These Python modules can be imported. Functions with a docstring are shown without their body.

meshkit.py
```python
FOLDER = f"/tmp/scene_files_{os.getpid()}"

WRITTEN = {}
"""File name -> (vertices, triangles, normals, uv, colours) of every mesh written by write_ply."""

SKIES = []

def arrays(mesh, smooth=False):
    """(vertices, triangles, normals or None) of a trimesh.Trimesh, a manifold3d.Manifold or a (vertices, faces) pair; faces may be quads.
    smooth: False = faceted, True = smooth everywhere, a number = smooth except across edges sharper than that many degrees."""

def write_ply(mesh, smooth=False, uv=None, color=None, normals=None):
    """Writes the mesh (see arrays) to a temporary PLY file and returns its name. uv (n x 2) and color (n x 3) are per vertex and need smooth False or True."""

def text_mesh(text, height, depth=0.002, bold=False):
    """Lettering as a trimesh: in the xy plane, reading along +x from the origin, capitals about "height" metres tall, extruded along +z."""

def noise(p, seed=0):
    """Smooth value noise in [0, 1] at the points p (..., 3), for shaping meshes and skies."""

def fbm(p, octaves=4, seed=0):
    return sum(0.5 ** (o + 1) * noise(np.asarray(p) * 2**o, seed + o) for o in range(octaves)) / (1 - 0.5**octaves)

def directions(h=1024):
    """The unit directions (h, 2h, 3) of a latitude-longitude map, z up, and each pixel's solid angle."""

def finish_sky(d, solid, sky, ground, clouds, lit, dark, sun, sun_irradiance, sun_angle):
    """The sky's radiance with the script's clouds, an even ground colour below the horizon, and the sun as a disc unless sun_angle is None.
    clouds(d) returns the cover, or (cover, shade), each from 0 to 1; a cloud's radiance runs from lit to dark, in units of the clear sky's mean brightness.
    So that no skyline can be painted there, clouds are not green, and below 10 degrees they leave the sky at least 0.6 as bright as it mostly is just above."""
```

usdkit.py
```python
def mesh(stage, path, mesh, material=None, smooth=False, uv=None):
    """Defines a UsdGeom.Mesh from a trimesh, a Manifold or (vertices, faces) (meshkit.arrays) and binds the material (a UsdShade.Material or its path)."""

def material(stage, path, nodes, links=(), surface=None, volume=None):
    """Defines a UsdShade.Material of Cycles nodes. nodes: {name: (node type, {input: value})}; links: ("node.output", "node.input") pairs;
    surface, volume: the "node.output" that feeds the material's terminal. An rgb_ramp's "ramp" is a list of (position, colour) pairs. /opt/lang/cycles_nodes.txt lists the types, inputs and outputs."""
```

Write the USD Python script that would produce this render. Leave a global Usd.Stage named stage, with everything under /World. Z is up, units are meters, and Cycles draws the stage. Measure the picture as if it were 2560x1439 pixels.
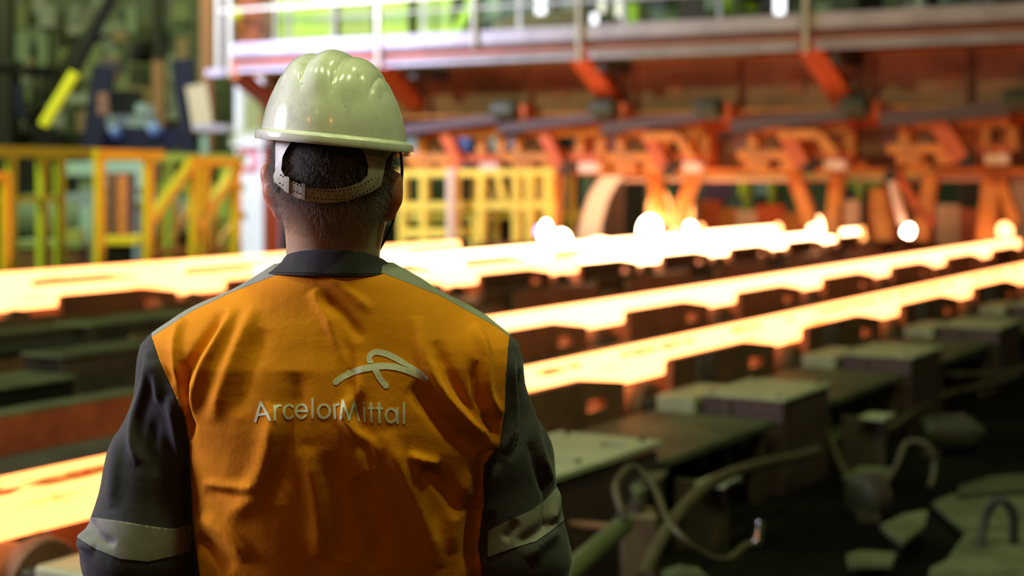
import math, random
import numpy as np, trimesh, usdkit, meshkit
import manifold3d as m3
from shapely.geometry import Polygon, LineString, Point, box as sbox
from shapely import affinity, union_all
from scipy.spatial import cKDTree
from pxr import Usd, UsdGeom, UsdLux, UsdShade, Gf, Sdf, Vt

stage = Usd.Stage.CreateInMemory()
UsdGeom.SetStageUpAxis(stage, 'Z'); UsdGeom.SetStageMetersPerUnit(stage, 1.0)
UsdGeom.Xform.Define(stage, '/World'); UsdGeom.Scope.Define(stage, '/World/Looks')
rng = np.random.default_rng(7)
FPX, HC, HY = 4000.0, 1.65, 420.0            # focal length in pixels of the 2560 frame, eye height, horizon row

# ---------------------------------------------------------------- camera
cam = UsdGeom.Camera.Define(stage, '/World/camera')
cam.CreateHorizontalApertureAttr(36.0); cam.CreateVerticalApertureAttr(36.0 * 1439 / 2560)
cam.CreateFocalLengthAttr(36.0 * FPX / 2560)
cam.CreateVerticalApertureOffsetAttr(-(719.5 - HY) / 2560 * 36.0)
cam.CreateFStopAttr(3.3); cam.CreateFocusDistanceAttr(2.17)
cam.CreateClippingRangeAttr((0.05, 500.0))
cam.CreateExposureAttr(0.0)
cam.AddTranslateOp().Set(Gf.Vec3d(0, 0, HC)); cam.AddRotateXOp().Set(90.0)

# ---------------------------------------------------------------- light: the hall's own lamps (no sky: a closed hall)
LAMPS = []   # (name, position, aim point, radius, colour, intensity); their housings are built with the objects
def disk_light(pos, aim, radius, color, power):
    """A round lamp face at pos shining towards aim."""
    k = len(LAMPS); LAMPS.append((pos, aim, radius, color))
    L = UsdLux.DiskLight.Define(stage, f'/World/lamp_light_{k:03d}')
    L.CreateRadiusAttr(radius); L.CreateColorAttr(Gf.Vec3f(*color)); L.CreateIntensityAttr(power / (math.pi * radius ** 2)); L.CreateNormalizeAttr(False)
    d = np.subtract(aim, pos).astype(float); d /= np.linalg.norm(d)
    z = -d; x = np.cross([0, 1, 0.001], z); x /= np.linalg.norm(x); y = np.cross(z, x)
    M = Gf.Matrix4d(*x, 0, *y, 0, *z, 0, *pos, 1)
    L.AddTransformOp().Set(M)
GREEN, COOL, SODIUM = (0.81, 1.0, 0.42), (0.84, 0.82, 1.0), (1.0, 0.34, 0.08)
for p, w in (((-2.7, 1.75, 8.4), 58), ((0.5, 1.25, 8.6), 66), ((3.3, 1.8, 8.4), 48), ((-5.5, 4.5, 9.0), 26), ((3.0, 6.0, 9.2), 30), ((8.5, 7.0, 9.2), 34), ((-1.8, -4.2, 7.0), 3)):
    disk_light(p, (p[0] * 0.95, p[1] + 0.6, 0), 0.3, GREEN, w)
for p in ((2.6, -6.5, 7.0), (-5.0, -6.0, 7.0)):
    disk_light(p, (0, 2.0, 1.0), 0.25, SODIUM, 12.5)
disk_light((-4.6, 22.7, 5.5), (-2.6, 25.8, 3.3), 0.3, (0.68, 0.7, 1.0), 300.0)      # floodlight on the left end of the gantry
disk_light((-4.4, 2.55, 2.9), (-0.3, 2.3, 1.7), 0.75, COOL, 80.0)         # floodlight on a mast left of the worker
disk_light((-12.5, 30.0, 8.5), (-6.0, 36.0, 3.0), 0.4, GREEN, 330.0)     # far hall lamps
disk_light((-2.5, 31.0, 9.0), (-3.5, 38.0, 5.0), 0.4, GREEN, 300.0)
disk_light((-11.5, 15.0, 8.0), (-9.0, 20.5, 0.8), 0.35, GREEN, 430.0)

# ---------------------------------------------------------------- helpers
def mat(name, color, rough=0.5, metal=0.0, color2=None, scale=8.0, detail=4.0, lo=0.4, hi=0.62, bump=0.0, bscale=60.0, bdist=0.002, **kw):
    """A principled material, its colour mottled by noise and its surface roughened by bump noise."""
    nodes = {'tc': ('texture_coordinate', {}), 'p': ('principled_bsdf', dict(base_color=color, roughness=rough, metallic=metal, **kw))}
    links = []
    if color2 is not None:
        nodes['n'] = ('noise_texture', dict(scale=scale, detail=detail, roughness=0.6)); nodes['r'] = ('rgb_ramp', {'ramp': [(lo, color), (hi, color2)]})
        links += [('tc.object', 'n.vector'), ('n.fac', 'r.fac'), ('r.color', 'p.base_color')]
    if bump:
        nodes['bn'] = ('noise_texture', dict(scale=bscale, detail=3.0)); nodes['b'] = ('bump', dict(strength=bump, distance=bdist))
        links += [('tc.object', 'bn.vector'), ('bn.fac', 'b.height'), ('b.normal', 'p.normal')]
    return usdkit.material(stage, '/World/Looks/' + name, nodes, links, surface='p.BSDF')

def emit(name, color, strength, color2=None, scale=3.0, stretch=(1, 1, 1), lo=0.35, hi=0.55):
    nodes = {'e': ('emission', dict(color=color, strength=strength))}; links = []
    if color2 is not None:
        nodes.update(tc=('texture_coordinate', {}), mp=('mapping', dict(scale=stretch)), n=('noise_texture', dict(scale=scale, detail=5.0, roughness=0.65)), r=('rgb_ramp', {'ramp': [(lo, color2), (hi, color)]}))
        links = [('tc.object', 'mp.vector'), ('mp.vector', 'n.vector'), ('n.fac', 'r.fac'), ('r.color', 'e.color')]
    return usdkit.material(stage, '/World/Looks/' + name, nodes, links, surface='e.emission')

NAMES = {}
def unique(path):
    n = NAMES.get(path, 0); NAMES[path] = n + 1
    return path if n == 0 else f'{path}_{n:03d}'

def tag(prim, label=None, cat=None, group=None, kind=None):
    for k, v in (('label', label), ('category', cat), ('group', group), ('kind', kind)):
        if v: prim.SetCustomDataByKey(k, v)

def mm(x):
    """Any mesh as a Trimesh."""
    if isinstance(x, list): return trimesh.util.concatenate([mm(i) for i in x])
    if isinstance(x, trimesh.Trimesh): return x
    v, f, _ = meshkit.arrays(x)
    return trimesh.Trimesh(v, f, process=False)

# plant frame: u along the strands (into the picture, to the right), w across them (away, to the left), z up
CU, SU = 0.5176, 0.8556
UW = np.array([[CU, -SU, 0, 0], [SU, CU, 0, 0], [0, 0, 1, 0], [0, 0, 0, 1.0]])
UW_DEG = math.degrees(math.atan2(SU, CU))
def ray(px, py): return np.array([(px - 1280) / FPX, 1.0, -(py - HY) / FPX])
def at_y(px, py, Y): return np.array([0, 0, HC]) + ray(px, py) * Y
def to_uw(p): return np.array([CU * p[0] + SU * p[1], -SU * p[0] + CU * p[1], p[2]])
def on_u(px, py, U): d = ray(px, py); return to_uw(at_y(px, py, U / (CU * d[0] + SU)))
def on_w(px, py, W): d = ray(px, py); return to_uw(at_y(px, py, W / (-SU * d[0] + CU)))
def on_z(px, py, Z): return at_y(px, py, (Z - HC) / ray(px, py)[2])

class Thing:
    """A top-level Xform at the thing's base; meshes are given in world (or plant) coordinates."""
    def __init__(s, name, label, cat, base=(0, 0, 0), plant=False, group=None, kind=None):
        s.path = unique('/World/' + name); s.base = np.array(base, float); s.plant = plant
        x = UsdGeom.Xform.Define(stage, s.path)
        w = UW[:3, :3] @ s.base if plant else s.base
        x.AddTranslateOp().Set(Gf.Vec3d(*map(float, w)))
        if plant: x.AddRotateZOp().Set(UW_DEG)
        s.prim = x.GetPrim(); tag(s.prim, label, cat, group, kind); s.group, s.cat = group, cat
    def add(s, name, mesh, material, label=None, smooth=False, under=None, kind=None):
        """One mesh prim; under = path of the part it belongs to."""
        m = mm(mesh); m = trimesh.Trimesh(m.vertices - s.base, m.faces, process=False)
        path = unique((under or s.path) + '/' + name)
        p = usdkit.mesh(stage, path, m, material, smooth=smooth).GetPrim()
        tag(p, label, kind=kind)
        return path
    def copy(s, base, label, turn=0.0):
        """A copy with all parts, under the next number."""
        path = unique(s.path.rsplit('_0', 1)[0] if s.path[-3:].isdigit() else s.path)
        x = UsdGeom.Xform.Define(stage, path)
        w = UW[:3, :3] @ np.array(base, float) if s.plant else base
        x.AddTranslateOp().Set(Gf.Vec3d(*map(float, w)))
        x.AddRotateZOp().Set((UW_DEG if s.plant else 0) + turn)
        x.GetPrim().GetReferences().AddInternalReference(s.path)
        x.GetPrim().SetInstanceable(True); tag(x.GetPrim(), label, s.cat, s.group)
        return x

def solo(name, mesh, material, label, cat, group=None, smooth=False, plant=False, kind=None):
    """A thing that is one mesh."""
    m = mm(mesh).copy()
    if plant: m.apply_transform(UW)
    p = usdkit.mesh(stage, unique('/World/' + name), m, material, smooth=smooth).GetPrim()
    tag(p, label, cat, group, kind)
    return p

def bx(x0, x1, y0, y1, z0, z1, bev=0.0):
    """A box, its edges chamfered by bev."""
    x0, x1 = sorted((x0, x1)); y0, y1 = sorted((y0, y1)); z0, z1 = sorted((z0, z1))
    if not bev:
        m = trimesh.creation.box((x1 - x0, y1 - y0, z1 - z0)); m.apply_translation(((x0 + x1) / 2, (y0 + y1) / 2, (z0 + z1) / 2)); return m
    b = min(bev, (x1 - x0) / 2.5, (y1 - y0) / 2.5, (z1 - z0) / 2.5)
    P = [(x, y, z) for x in (x0, x1) for y in (y0, y1) for z in (z0, z1)]
    c = np.array([(x0 + x1) / 2, (y0 + y1) / 2, (z0 + z1) / 2]); Q = []
    for p in P:
        d = np.sign(c - p)
        for k in range(3):
            q = np.array(p) + d * b; q[k] = p[k]; Q.append(q)
    return trimesh.convex.convex_hull(np.array(Q))

def bar(a, b, w, h=None, up=(0, 0, 1), bev=0.0):
    """A straight square bar from a to b."""
    a, b = np.array(a, float), np.array(b, float); L = np.linalg.norm(b - a); d = (b - a) / L
    up = np.array(up, float)
    if abs(d @ up) > 0.98: up = np.array([1.0, 0, 0])
    s = np.cross(up, d); s /= np.linalg.norm(s); t = np.cross(d, s)
    m = bx(-w / 2, w / 2, -(h or w) / 2, (h or w) / 2, 0, L, bev)
    M = np.eye(4); M[:3, 0], M[:3, 1], M[:3, 2], M[:3, 3] = s, t, d, a
    m.apply_transform(M); return m

def tube(pts, r, sides=10, caps=True, flat=1.0, flat_dir=None):
    """A tube along a smooth path through pts."""
    p = np.array(pts, float); n = len(p)
    t = np.gradient(p, axis=0); t /= np.linalg.norm(t, axis=1, keepdims=True) + 1e-12
    a = np.cross(t, np.array([0, 0, 1.0]) if flat_dir is None else np.array(flat_dir, float))
    bad = np.linalg.norm(a, axis=1) < 1e-3
    a[bad] = np.cross(t[bad], [1.0, 0, 0]); a /= np.linalg.norm(a, axis=1, keepdims=True); b = np.cross(t, a)
    for i in range(1, n):
        if a[i] @ a[i - 1] < 0: a[i] *= -1; b[i] *= -1
    r = np.broadcast_to(r, (n,)); an = np.arange(sides) * 2 * np.pi / sides
    v = (p[:, None] + r[:, None, None] * (np.cos(an)[None, :, None] * a[:, None] + flat * np.sin(an)[None, :, None] * b[:, None])).reshape(-1, 3)
    f = []
    for i in range(n - 1):
        for j in range(sides):
            k = (j + 1) % sides; A, B, C, D = i * sides + j, i * sides + k, (i + 1) * sides + k, (i + 1) * sides + j
            f += [(A, B, C), (A, C, D)]
    if caps:
        v = np.vstack([v, p[0], p[-1]]); n0, n1 = len(v) - 2, len(v) - 1; o = (n - 1) * sides
        for j in range(sides):
            k = (j + 1) % sides; f += [(n0, k, j), (n1, o + j, o + k)]
    m = trimesh.Trimesh(v, np.array(f), process=False); trimesh.repair.fix_normals(m)
    return m

def curve(pts, n=40):
    """A smooth curve through the points."""
    from scipy.interpolate import CubicSpline
    p = np.array(pts, float); t = np.r_[0, np.cumsum(np.linalg.norm(np.diff(p, axis=0), axis=1))]
    return CubicSpline(t, p)(np.linspace(0, t[-1], n))

def lathe(profile, sides=24, a=None, b=None):
    """A solid turned about an axis: (radius, height) pairs along z, or from point a to point b with heights 0..1 along it."""
    p = np.array(profile, float); an = np.arange(sides) * 2 * np.pi / sides; n = len(p)
    v = np.stack([p[:, None, 0] * np.cos(an), p[:, None, 0] * np.sin(an), np.repeat(p[:, None, 1], sides, 1)], -1).reshape(-1, 3)
    v = np.vstack([v, [0, 0, p[0, 1]], [0, 0, p[-1, 1]]]); f = []
    for i in range(n - 1):
        for j in range(sides):
            k = (j + 1) % sides; A, B, C, D = i * sides + j, i * sides + k, (i + 1) * sides + k, (i + 1) * sides + j
            f += [(A, B, C), (A, C, D)]
    for j in range(sides):
        k = (j + 1) % sides; f += [(n * sides, k, j), (n * sides + 1, (n - 1) * sides + j, (n - 1) * sides + k)]
    m = trimesh.Trimesh(v, np.array(f), process=False)
    if a is not None:
        a, b = np.array(a, float), np.array(b, float); L = np.linalg.norm(b - a)
        m.vertices[:, 2] *= L; M = trimesh.geometry.align_vectors([0, 0, 1], (b - a) / L); M[:3, 3] = a; m.apply_transform(M)
    trimesh.repair.fix_normals(m)
    return m

def rod(a, b, r, sides=12): return lathe([(r * .9, 0), (r, .01), (r, .99), (r * .9, 1)], sides, a, b)

def prism(poly, y0, y1):
    """A polygon of (x, z) extruded along y (a plate standing up)."""
    m = trimesh.creation.extrude_polygon(Polygon(poly) if not isinstance(poly, Polygon) else poly, abs(y1 - y0), engine='earcut')
    v = m.vertices.copy(); m.vertices = np.stack([v[:, 0], max(y0, y1) - v[:, 2], v[:, 1]], 1)
    trimesh.repair.fix_normals(m)
    return m

# ---------------------------------------------------------------- implicit solids (for the person and the jacket)
class Field:
    """A distance field on a grid; each shape is added only where it matters."""
    def __init__(s, lo, hi, h):
        s.lo, s.h = np.array(lo, float), h; s.n = np.ceil((np.array(hi) - lo) / h).astype(int) + 1
        s.f = np.full(s.n, 0.2, np.float32)
    def block(s, lo, hi):
        i0 = np.clip(np.floor((np.array(lo) - s.lo) / s.h).astype(int), 0, s.n); i1 = np.clip(np.ceil((np.array(hi) - s.lo) / s.h).astype(int) + 1, 0, s.n)
        sl = tuple(slice(a, b) for a, b in zip(i0, i1))
        ax = [s.lo[k] + s.h * np.arange(i0[k], i1[k]) for k in range(3)]
        return sl, np.meshgrid(*ax, indexing='ij')
    def join(s, sl, d, k, cut=False):
        g = s.f[sl]
        if cut: d = -d; s.f[sl] = np.maximum(g, d) if k <= 0 else -smin(-g, -d, k)
        else: s.f[sl] = np.minimum(g, d) if k <= 0 else smin(g, d, k)
    def cone(s, a, b, ra, rb, k=0.0, cut=False):
        """A limb: round-ended, ra at a, rb at b."""
        a, b = np.array(a, float), np.array(b, float); r = max(ra, rb) + 3 * k + 3 * s.h
        sl, (x, y, z) = s.block(np.minimum(a, b) - r, np.maximum(a, b) + r)
        ab = b - a; t = np.clip(((x - a[0]) * ab[0] + (y - a[1]) * ab[1] + (z - a[2]) * ab[2]) / max(ab @ ab, 1e-12), 0, 1)
        d = np.sqrt((x - a[0] - t * ab[0]) ** 2 + (y - a[1] - t * ab[1]) ** 2 + (z - a[2] - t * ab[2]) ** 2) - (ra + t * (rb - ra))
        s.join(sl, d, k, cut)
    def ell(s, c, r, k=0.0, rot=None, cut=False):
        """An ellipsoid, rotated by the matrix rot."""
        c, r = np.array(c, float), np.array(r, float); m = max(r) + 3 * k + 3 * s.h
        sl, (x, y, z) = s.block(c - m, c + m)
        p = np.stack([x - c[0], y - c[1], z - c[2]], -1)
        if rot is not None: p = p @ rot
        q = np.sqrt(((p / r) ** 2).sum(-1)); q2 = np.sqrt(((p / r ** 2) ** 2).sum(-1)) + 1e-9
        s.join(sl, np.where(q < 0.3, (q - 1) * min(r), q * (q - 1) / q2), k, cut)
    def mesh(s, iso=0.0): return nets(s.f - iso, s.lo, s.h)

def smin(a, b, k):
    h = np.clip(0.5 + 0.5 * (b - a) / k, 0, 1)
    return b + (a - b) * h - k * h * (1 - h)

def nets(f, lo, h):
    """The zero surface of a gridded field (naive surface nets), as a Trimesh."""
    n = np.array(f.shape) - 1; neg = f < 0
    cnt = sum(neg[i:i + n[0], j:j + n[1], k:k + n[2]].astype(np.int8) for i in (0, 1) for j in (0, 1) for k in (0, 1))
    act = np.argwhere((cnt > 0) & (cnt < 8)); idx = np.full(n, -1, np.int64); idx[tuple(act.T)] = np.arange(len(act))
    corners = np.array([(i, j, k) for i in (0, 1) for j in (0, 1) for k in (0, 1)])
    vals = np.stack([f[tuple((act + c).T)] for c in corners], 1)
    acc, num = np.zeros((len(act), 3)), np.zeros(len(act))
    for i in range(8):
        for j in range(i + 1, 8):
            if abs(corners[i] - corners[j]).sum() == 1:
                a, b = vals[:, i], vals[:, j]; m = (a < 0) != (b < 0)
                t = np.where(m, a / np.where(m, a - b, 1), 0)
                acc += m[:, None] * (corners[i] + t[:, None] * (corners[j] - corners[i])); num += m
    V = lo + h * (act + acc / num[:, None]); F = []
    for ax in range(3):
        o1, o2 = [(1, 2), (2, 0), (0, 1)][ax]
        e = np.zeros(3, int); e[ax] = 1; A = np.zeros(3, int); A[o1] = 1; B = np.zeros(3, int); B[o2] = 1
        sh = [slice(0, f.shape[i] - e[i]) for i in range(3)]; s2 = [slice(e[i], f.shape[i]) for i in range(3)]
        ed = np.argwhere(neg[tuple(sh)] != neg[tuple(s2)])
        ed = ed[(ed[:, o1] > 0) & (ed[:, o2] > 0) & (ed[:, o1] < n[o1]) & (ed[:, o2] < n[o2])]
        q = np.stack([idx[tuple((ed - A - B).T)], idx[tuple((ed - B).T)], idx[tuple(ed.T)], idx[tuple((ed - A).T)]], 1)
        flip = ~neg[tuple(ed.T)]; q[flip] = q[flip][:, ::-1]; F.append(q)
    F = np.vstack(F); F = np.vstack([F[:, [0, 1, 2]], F[:, [0, 2, 3]]])
    return trimesh.Trimesh(V, F, process=False)

def solid(m): return m3.Manifold(m3.Mesh(np.asarray(m.vertices, np.float32), np.asarray(m.faces, np.uint32)))
def relaxed(m, n=8):
    v0 = m.vertices.copy(); m = m.copy(); trimesh.smoothing.filter_taubin(m, lamb=0.5, nu=0.52, iterations=n)
    v = m.vertices.copy(); bad = ~(np.linalg.norm(v - v0, axis=1) < .012); v[bad] = v0[bad]
    return trimesh.Trimesh(v, m.faces, process=False)
def frustum(poly, y0, y1):
    """A solid behind a picture-plane outline, between depths y0 and y1: the pattern piece that cuts cloth panels and prints."""
    if isinstance(poly, (list, np.ndarray)): poly = Polygon(poly)
    out = []
    for g in getattr(poly, 'geoms', [poly]):
        m = trimesh.creation.extrude_polygon(g, 1.0, engine='earcut'); v = m.vertices; Y = y0 + v[:, 2] * (y1 - y0)
        m = trimesh.Trimesh(np.stack([(v[:, 0] - 1280) * Y / FPX, Y, HC - (v[:, 1] - HY) * Y / FPX], 1), m.faces, process=True)
        s = solid(m)
        if s.volume() < 0 or s.is_empty():
            m.invert(); s = solid(m)
        out.append(s)
    return m3.Manifold.batch_boolean(out, m3.OpType.Add) if len(out) > 1 else out[0]

# ================================================================ plant materials
dark_steel = mat('dark_steel', (0.045, 0.034, 0.026), 0.6, 0.3, (0.085, 0.062, 0.045), 7.0, bump=0.3, bscale=40, bdist=0.004)
guard_steel = mat('guard_steel', (0.12, 0.05, 0.03), 0.65, 0.1, (0.19, 0.08, 0.045), 5.0, bump=0.3, bscale=50, bdist=0.004)
deck_steel = mat('deck_steel', (0.05, 0.05, 0.03), 0.55, 0.1, (0.09, 0.085, 0.05), 3.0, bump=0.3, bscale=30, bdist=0.004)
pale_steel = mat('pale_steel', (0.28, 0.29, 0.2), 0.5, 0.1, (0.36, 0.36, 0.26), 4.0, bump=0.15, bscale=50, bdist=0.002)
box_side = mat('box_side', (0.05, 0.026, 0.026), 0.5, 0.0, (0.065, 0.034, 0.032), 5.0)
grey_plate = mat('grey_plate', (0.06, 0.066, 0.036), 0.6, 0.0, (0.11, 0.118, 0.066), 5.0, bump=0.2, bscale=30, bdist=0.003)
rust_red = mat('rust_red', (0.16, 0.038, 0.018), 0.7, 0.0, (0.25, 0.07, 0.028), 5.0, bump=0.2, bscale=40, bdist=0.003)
beam_red = mat('beam_red', (0.32, 0.135, 0.085), 0.6, 0.0, (0.17, 0.075, 0.045), 1.2, lo=0.45, hi=0.7)
orange_paint = mat('orange_paint', (0.66, 0.21, 0.028), 0.5, 0.0, (0.45, 0.15, 0.03), 3.0)
red_paint = mat('red_paint', (0.58, 0.1, 0.025), 0.5, 0.0, (0.45, 0.08, 0.02), 3.0)
yellow_paint = mat('yellow_paint', (0.74, 0.54, 0.012), 0.45, 0.0, (0.6, 0.45, 0.015), 4.0, lo=0.5, hi=0.7)
lime_paint = mat('lime_paint', (0.3, 0.46, 0.035), 0.5, 0.0, (0.24, 0.38, 0.05), 3.0)
yellow_bright = mat('yellow_bright', (0.88, 0.6, 0.09), 0.45, 0.0, (0.7, 0.5, 0.08), 4.0)
lemon_paint = mat('lemon_paint', (0.75, 0.72, 0.01), 0.5)
toe_grey = mat('toe_grey', (0.4, 0.355, 0.42), 0.45, 0.0, (0.31, 0.27, 0.325), 2.0)
white_paint = mat('white_paint', (0.75, 0.74, 0.77), 0.5, 0.0, (0.66, 0.65, 0.68), 2.0)
rail_grey = mat('rail_grey', (0.45, 0.42, 0.34), 0.5)
motor_green = mat('motor_green', (0.06, 0.06, 0.04), 0.5, specular_ior_level=0.15)
slate = mat('slate', (0.06, 0.05, 0.055), 0.6, specular_ior_level=0.15)
purple_steel = mat('purple_steel', (0.1, 0.07, 0.075), 0.55, specular_ior_level=0.15)
navy = mat('navy', (0.012, 0.013, 0.032), 0.55, specular_ior_level=0.15)
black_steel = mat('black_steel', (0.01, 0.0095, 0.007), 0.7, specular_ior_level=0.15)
brown_paint = mat('brown_paint', (0.14, 0.055, 0.025), 0.6)
teal_grey = mat('teal_grey', (0.16, 0.21, 0.18), 0.5)
mint = mat('mint', (0.22, 0.33, 0.22), 0.5)
cream = mat('cream', (0.6, 0.5, 0.28), 0.6)
peach = mat('peach', (0.75, 0.5, 0.4), 0.5)
blue_paint = mat('blue_paint', (0.1, 0.16, 0.4), 0.5)
hose_tan = mat('hose_tan', (0.07, 0.053, 0.03), 0.6, 0, (0.05, 0.038, 0.022), 12.0)
hose_green = mat('hose_green', (0.06, 0.07, 0.03), 0.6, 0, (0.08, 0.092, 0.04), 9.0)
chrome = mat('chrome', (0.85, 0.85, 0.8), 0.12, 1.0)
rubber = mat('rubber', (0.015, 0.014, 0.012), 0.6)
wall_green = mat('wall_green', (0.11, 0.12, 0.08), 0.8, 0.0, (0.19, 0.2, 0.14), 0.35, detail=5.0, lo=0.35, hi=0.65)
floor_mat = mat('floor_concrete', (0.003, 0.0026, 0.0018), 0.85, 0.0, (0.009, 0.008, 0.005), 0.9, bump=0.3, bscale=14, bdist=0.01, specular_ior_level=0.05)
hot1 = emit('glow_yellow', (1.0, 0.27, 0.07), 5.2, (0.62, 0.08, 0.008), 2.6, (0.8, 3, 6), 0.28, 0.40)
hot2 = emit('glow_bright', (1.0, 0.31, 0.095), 7.0, (0.9, 0.18, 0.035), 2.2, (0.6, 3, 6), 0.30, 0.42)
hot3 = emit('glow_white', (1.0, 0.34, 0.115), 8.0)
hot4 = emit('glow_white_end', (1.0, 0.48, 0.21), 15.0)
scale_dark = emit('glow_scale', (1.0, 0.14, 0.02), 0.75, (0.9, 0.3, 0.05), 6.0)
flame_white = emit('flame_white', (1.0, 0.6, 0.4), 30.0)
flame_orange = emit('flame_orange', (1.0, 0.36, 0.09), 3.2)
flame_blue = emit('flame_blue', (0.35, 0.32, 1.0), 5.0)

# ================================================================ the hall
def struct(name, mesh, m, plant=False): return solo(name, mesh, m, None, None, kind='structure', plant=plant)
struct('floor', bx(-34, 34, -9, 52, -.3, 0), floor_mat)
struct('wall_back', bx(-34, 34, 48, 48.4, 0, 15), wall_green)
struct('wall_left', bx(-34.4, -34, -9, 48, 0, 15), wall_green)
struct('wall_right', bx(34, 34.4, -9, 48, 0, 15), wall_green)
struct('wall_front', bx(-34, 34, -9.4, -9, 0, 15), wall_green)
struct('ceiling', bx(-34, 34, -9, 48, 15, 15.3), black_steel)

LAMP_LABELS = ["high-bay lamp hanging over the worker's left shoulder", 'high-bay lamp hanging straight over the worker', "high-bay lamp hanging over the drive boxes at the worker's right", 'high-bay lamp hanging over the empty tables at left', 'high-bay lamp hanging over the nearest billet', 'high-bay lamp hanging over the second billet at right', 'small high-bay lamp behind the photographer, to the left', 'orange sodium lamp behind the photographer, to the right', 'orange sodium lamp behind the photographer, to the left', 'cool white floodlight aimed at the left end of the gantry walkway', 'broad cool white floodlight level with the worker at his left', 'high-bay lamp over the navy machine in the left background', 'high-bay lamp over the lime screens behind the gantry', 'high-bay lamp over the yellow railings at left']
lamp_shell = mat('lamp_shell', (0.3, 0.3, 0.28), 0.5)
for k, (pos, aim, r, col) in enumerate(LAMPS):
    d = np.subtract(aim, pos).astype(float); d /= np.linalg.norm(d); p = np.array(pos)
    t = Thing('hall_lamp', LAMP_LABELS[k], 'lamp', pos)
    t.add('reflector', lathe([(r * 1.04, 0), (r * 1.1, .02), (r * .75, .5), (r * .4, .62), (r * .38, 1)], 24, p - d * .01, p - d * (.9 * r + .1)), lamp_shell, smooth=40)
    t.add('suspension_rod', rod(p - d * .3 * r, (p[0] - d[0] * .3 * r, p[1] - d[1] * .3 * r, 14.95), .02, 8), black_steel)

# ================================================================ roller tables, one per strand
W0, DW = 4.036, 1.59
ZB, ZT = .482, .65          # billet underside and top
GAP = [(7.5, .58), (10.02, .66), (11.1, .6), (12.95, .7), (10.95, .7), (12.1, .7)]
TABLE_LABELS = ['nearest roller table, right in front of the worker, under the closest glowing billet', 'second roller table from the worker, empty at left, carrying a billet at right', 'empty roller table between the second and the fourth rows, lit red',
                'fourth roller table from the worker, its billet reaching to the cutting torches', 'fifth roller table, carrying a long billet across the left half', 'farthest roller table, behind all others, with a billet on the left']
def guard_mesh(u0, u1, w, t, zb, zt, hole=True, drop=.055, slope=.42):
    """A side guard: plate with its far shoulder sloped off and a rounded window near that end."""
    L = u1 - u0
    P = Polygon([(u0, zb), (u1, zb), (u1, zt - drop), (u1 - slope, zt), (u0 + .04, zt), (u0, zt - .02)])
    if hole and L > .8:
        P = P.difference(sbox(u1 - .40, .43, u1 - .22, .465).buffer(.012, quad_segs=3))
    return prism(P, w, w + t)
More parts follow.
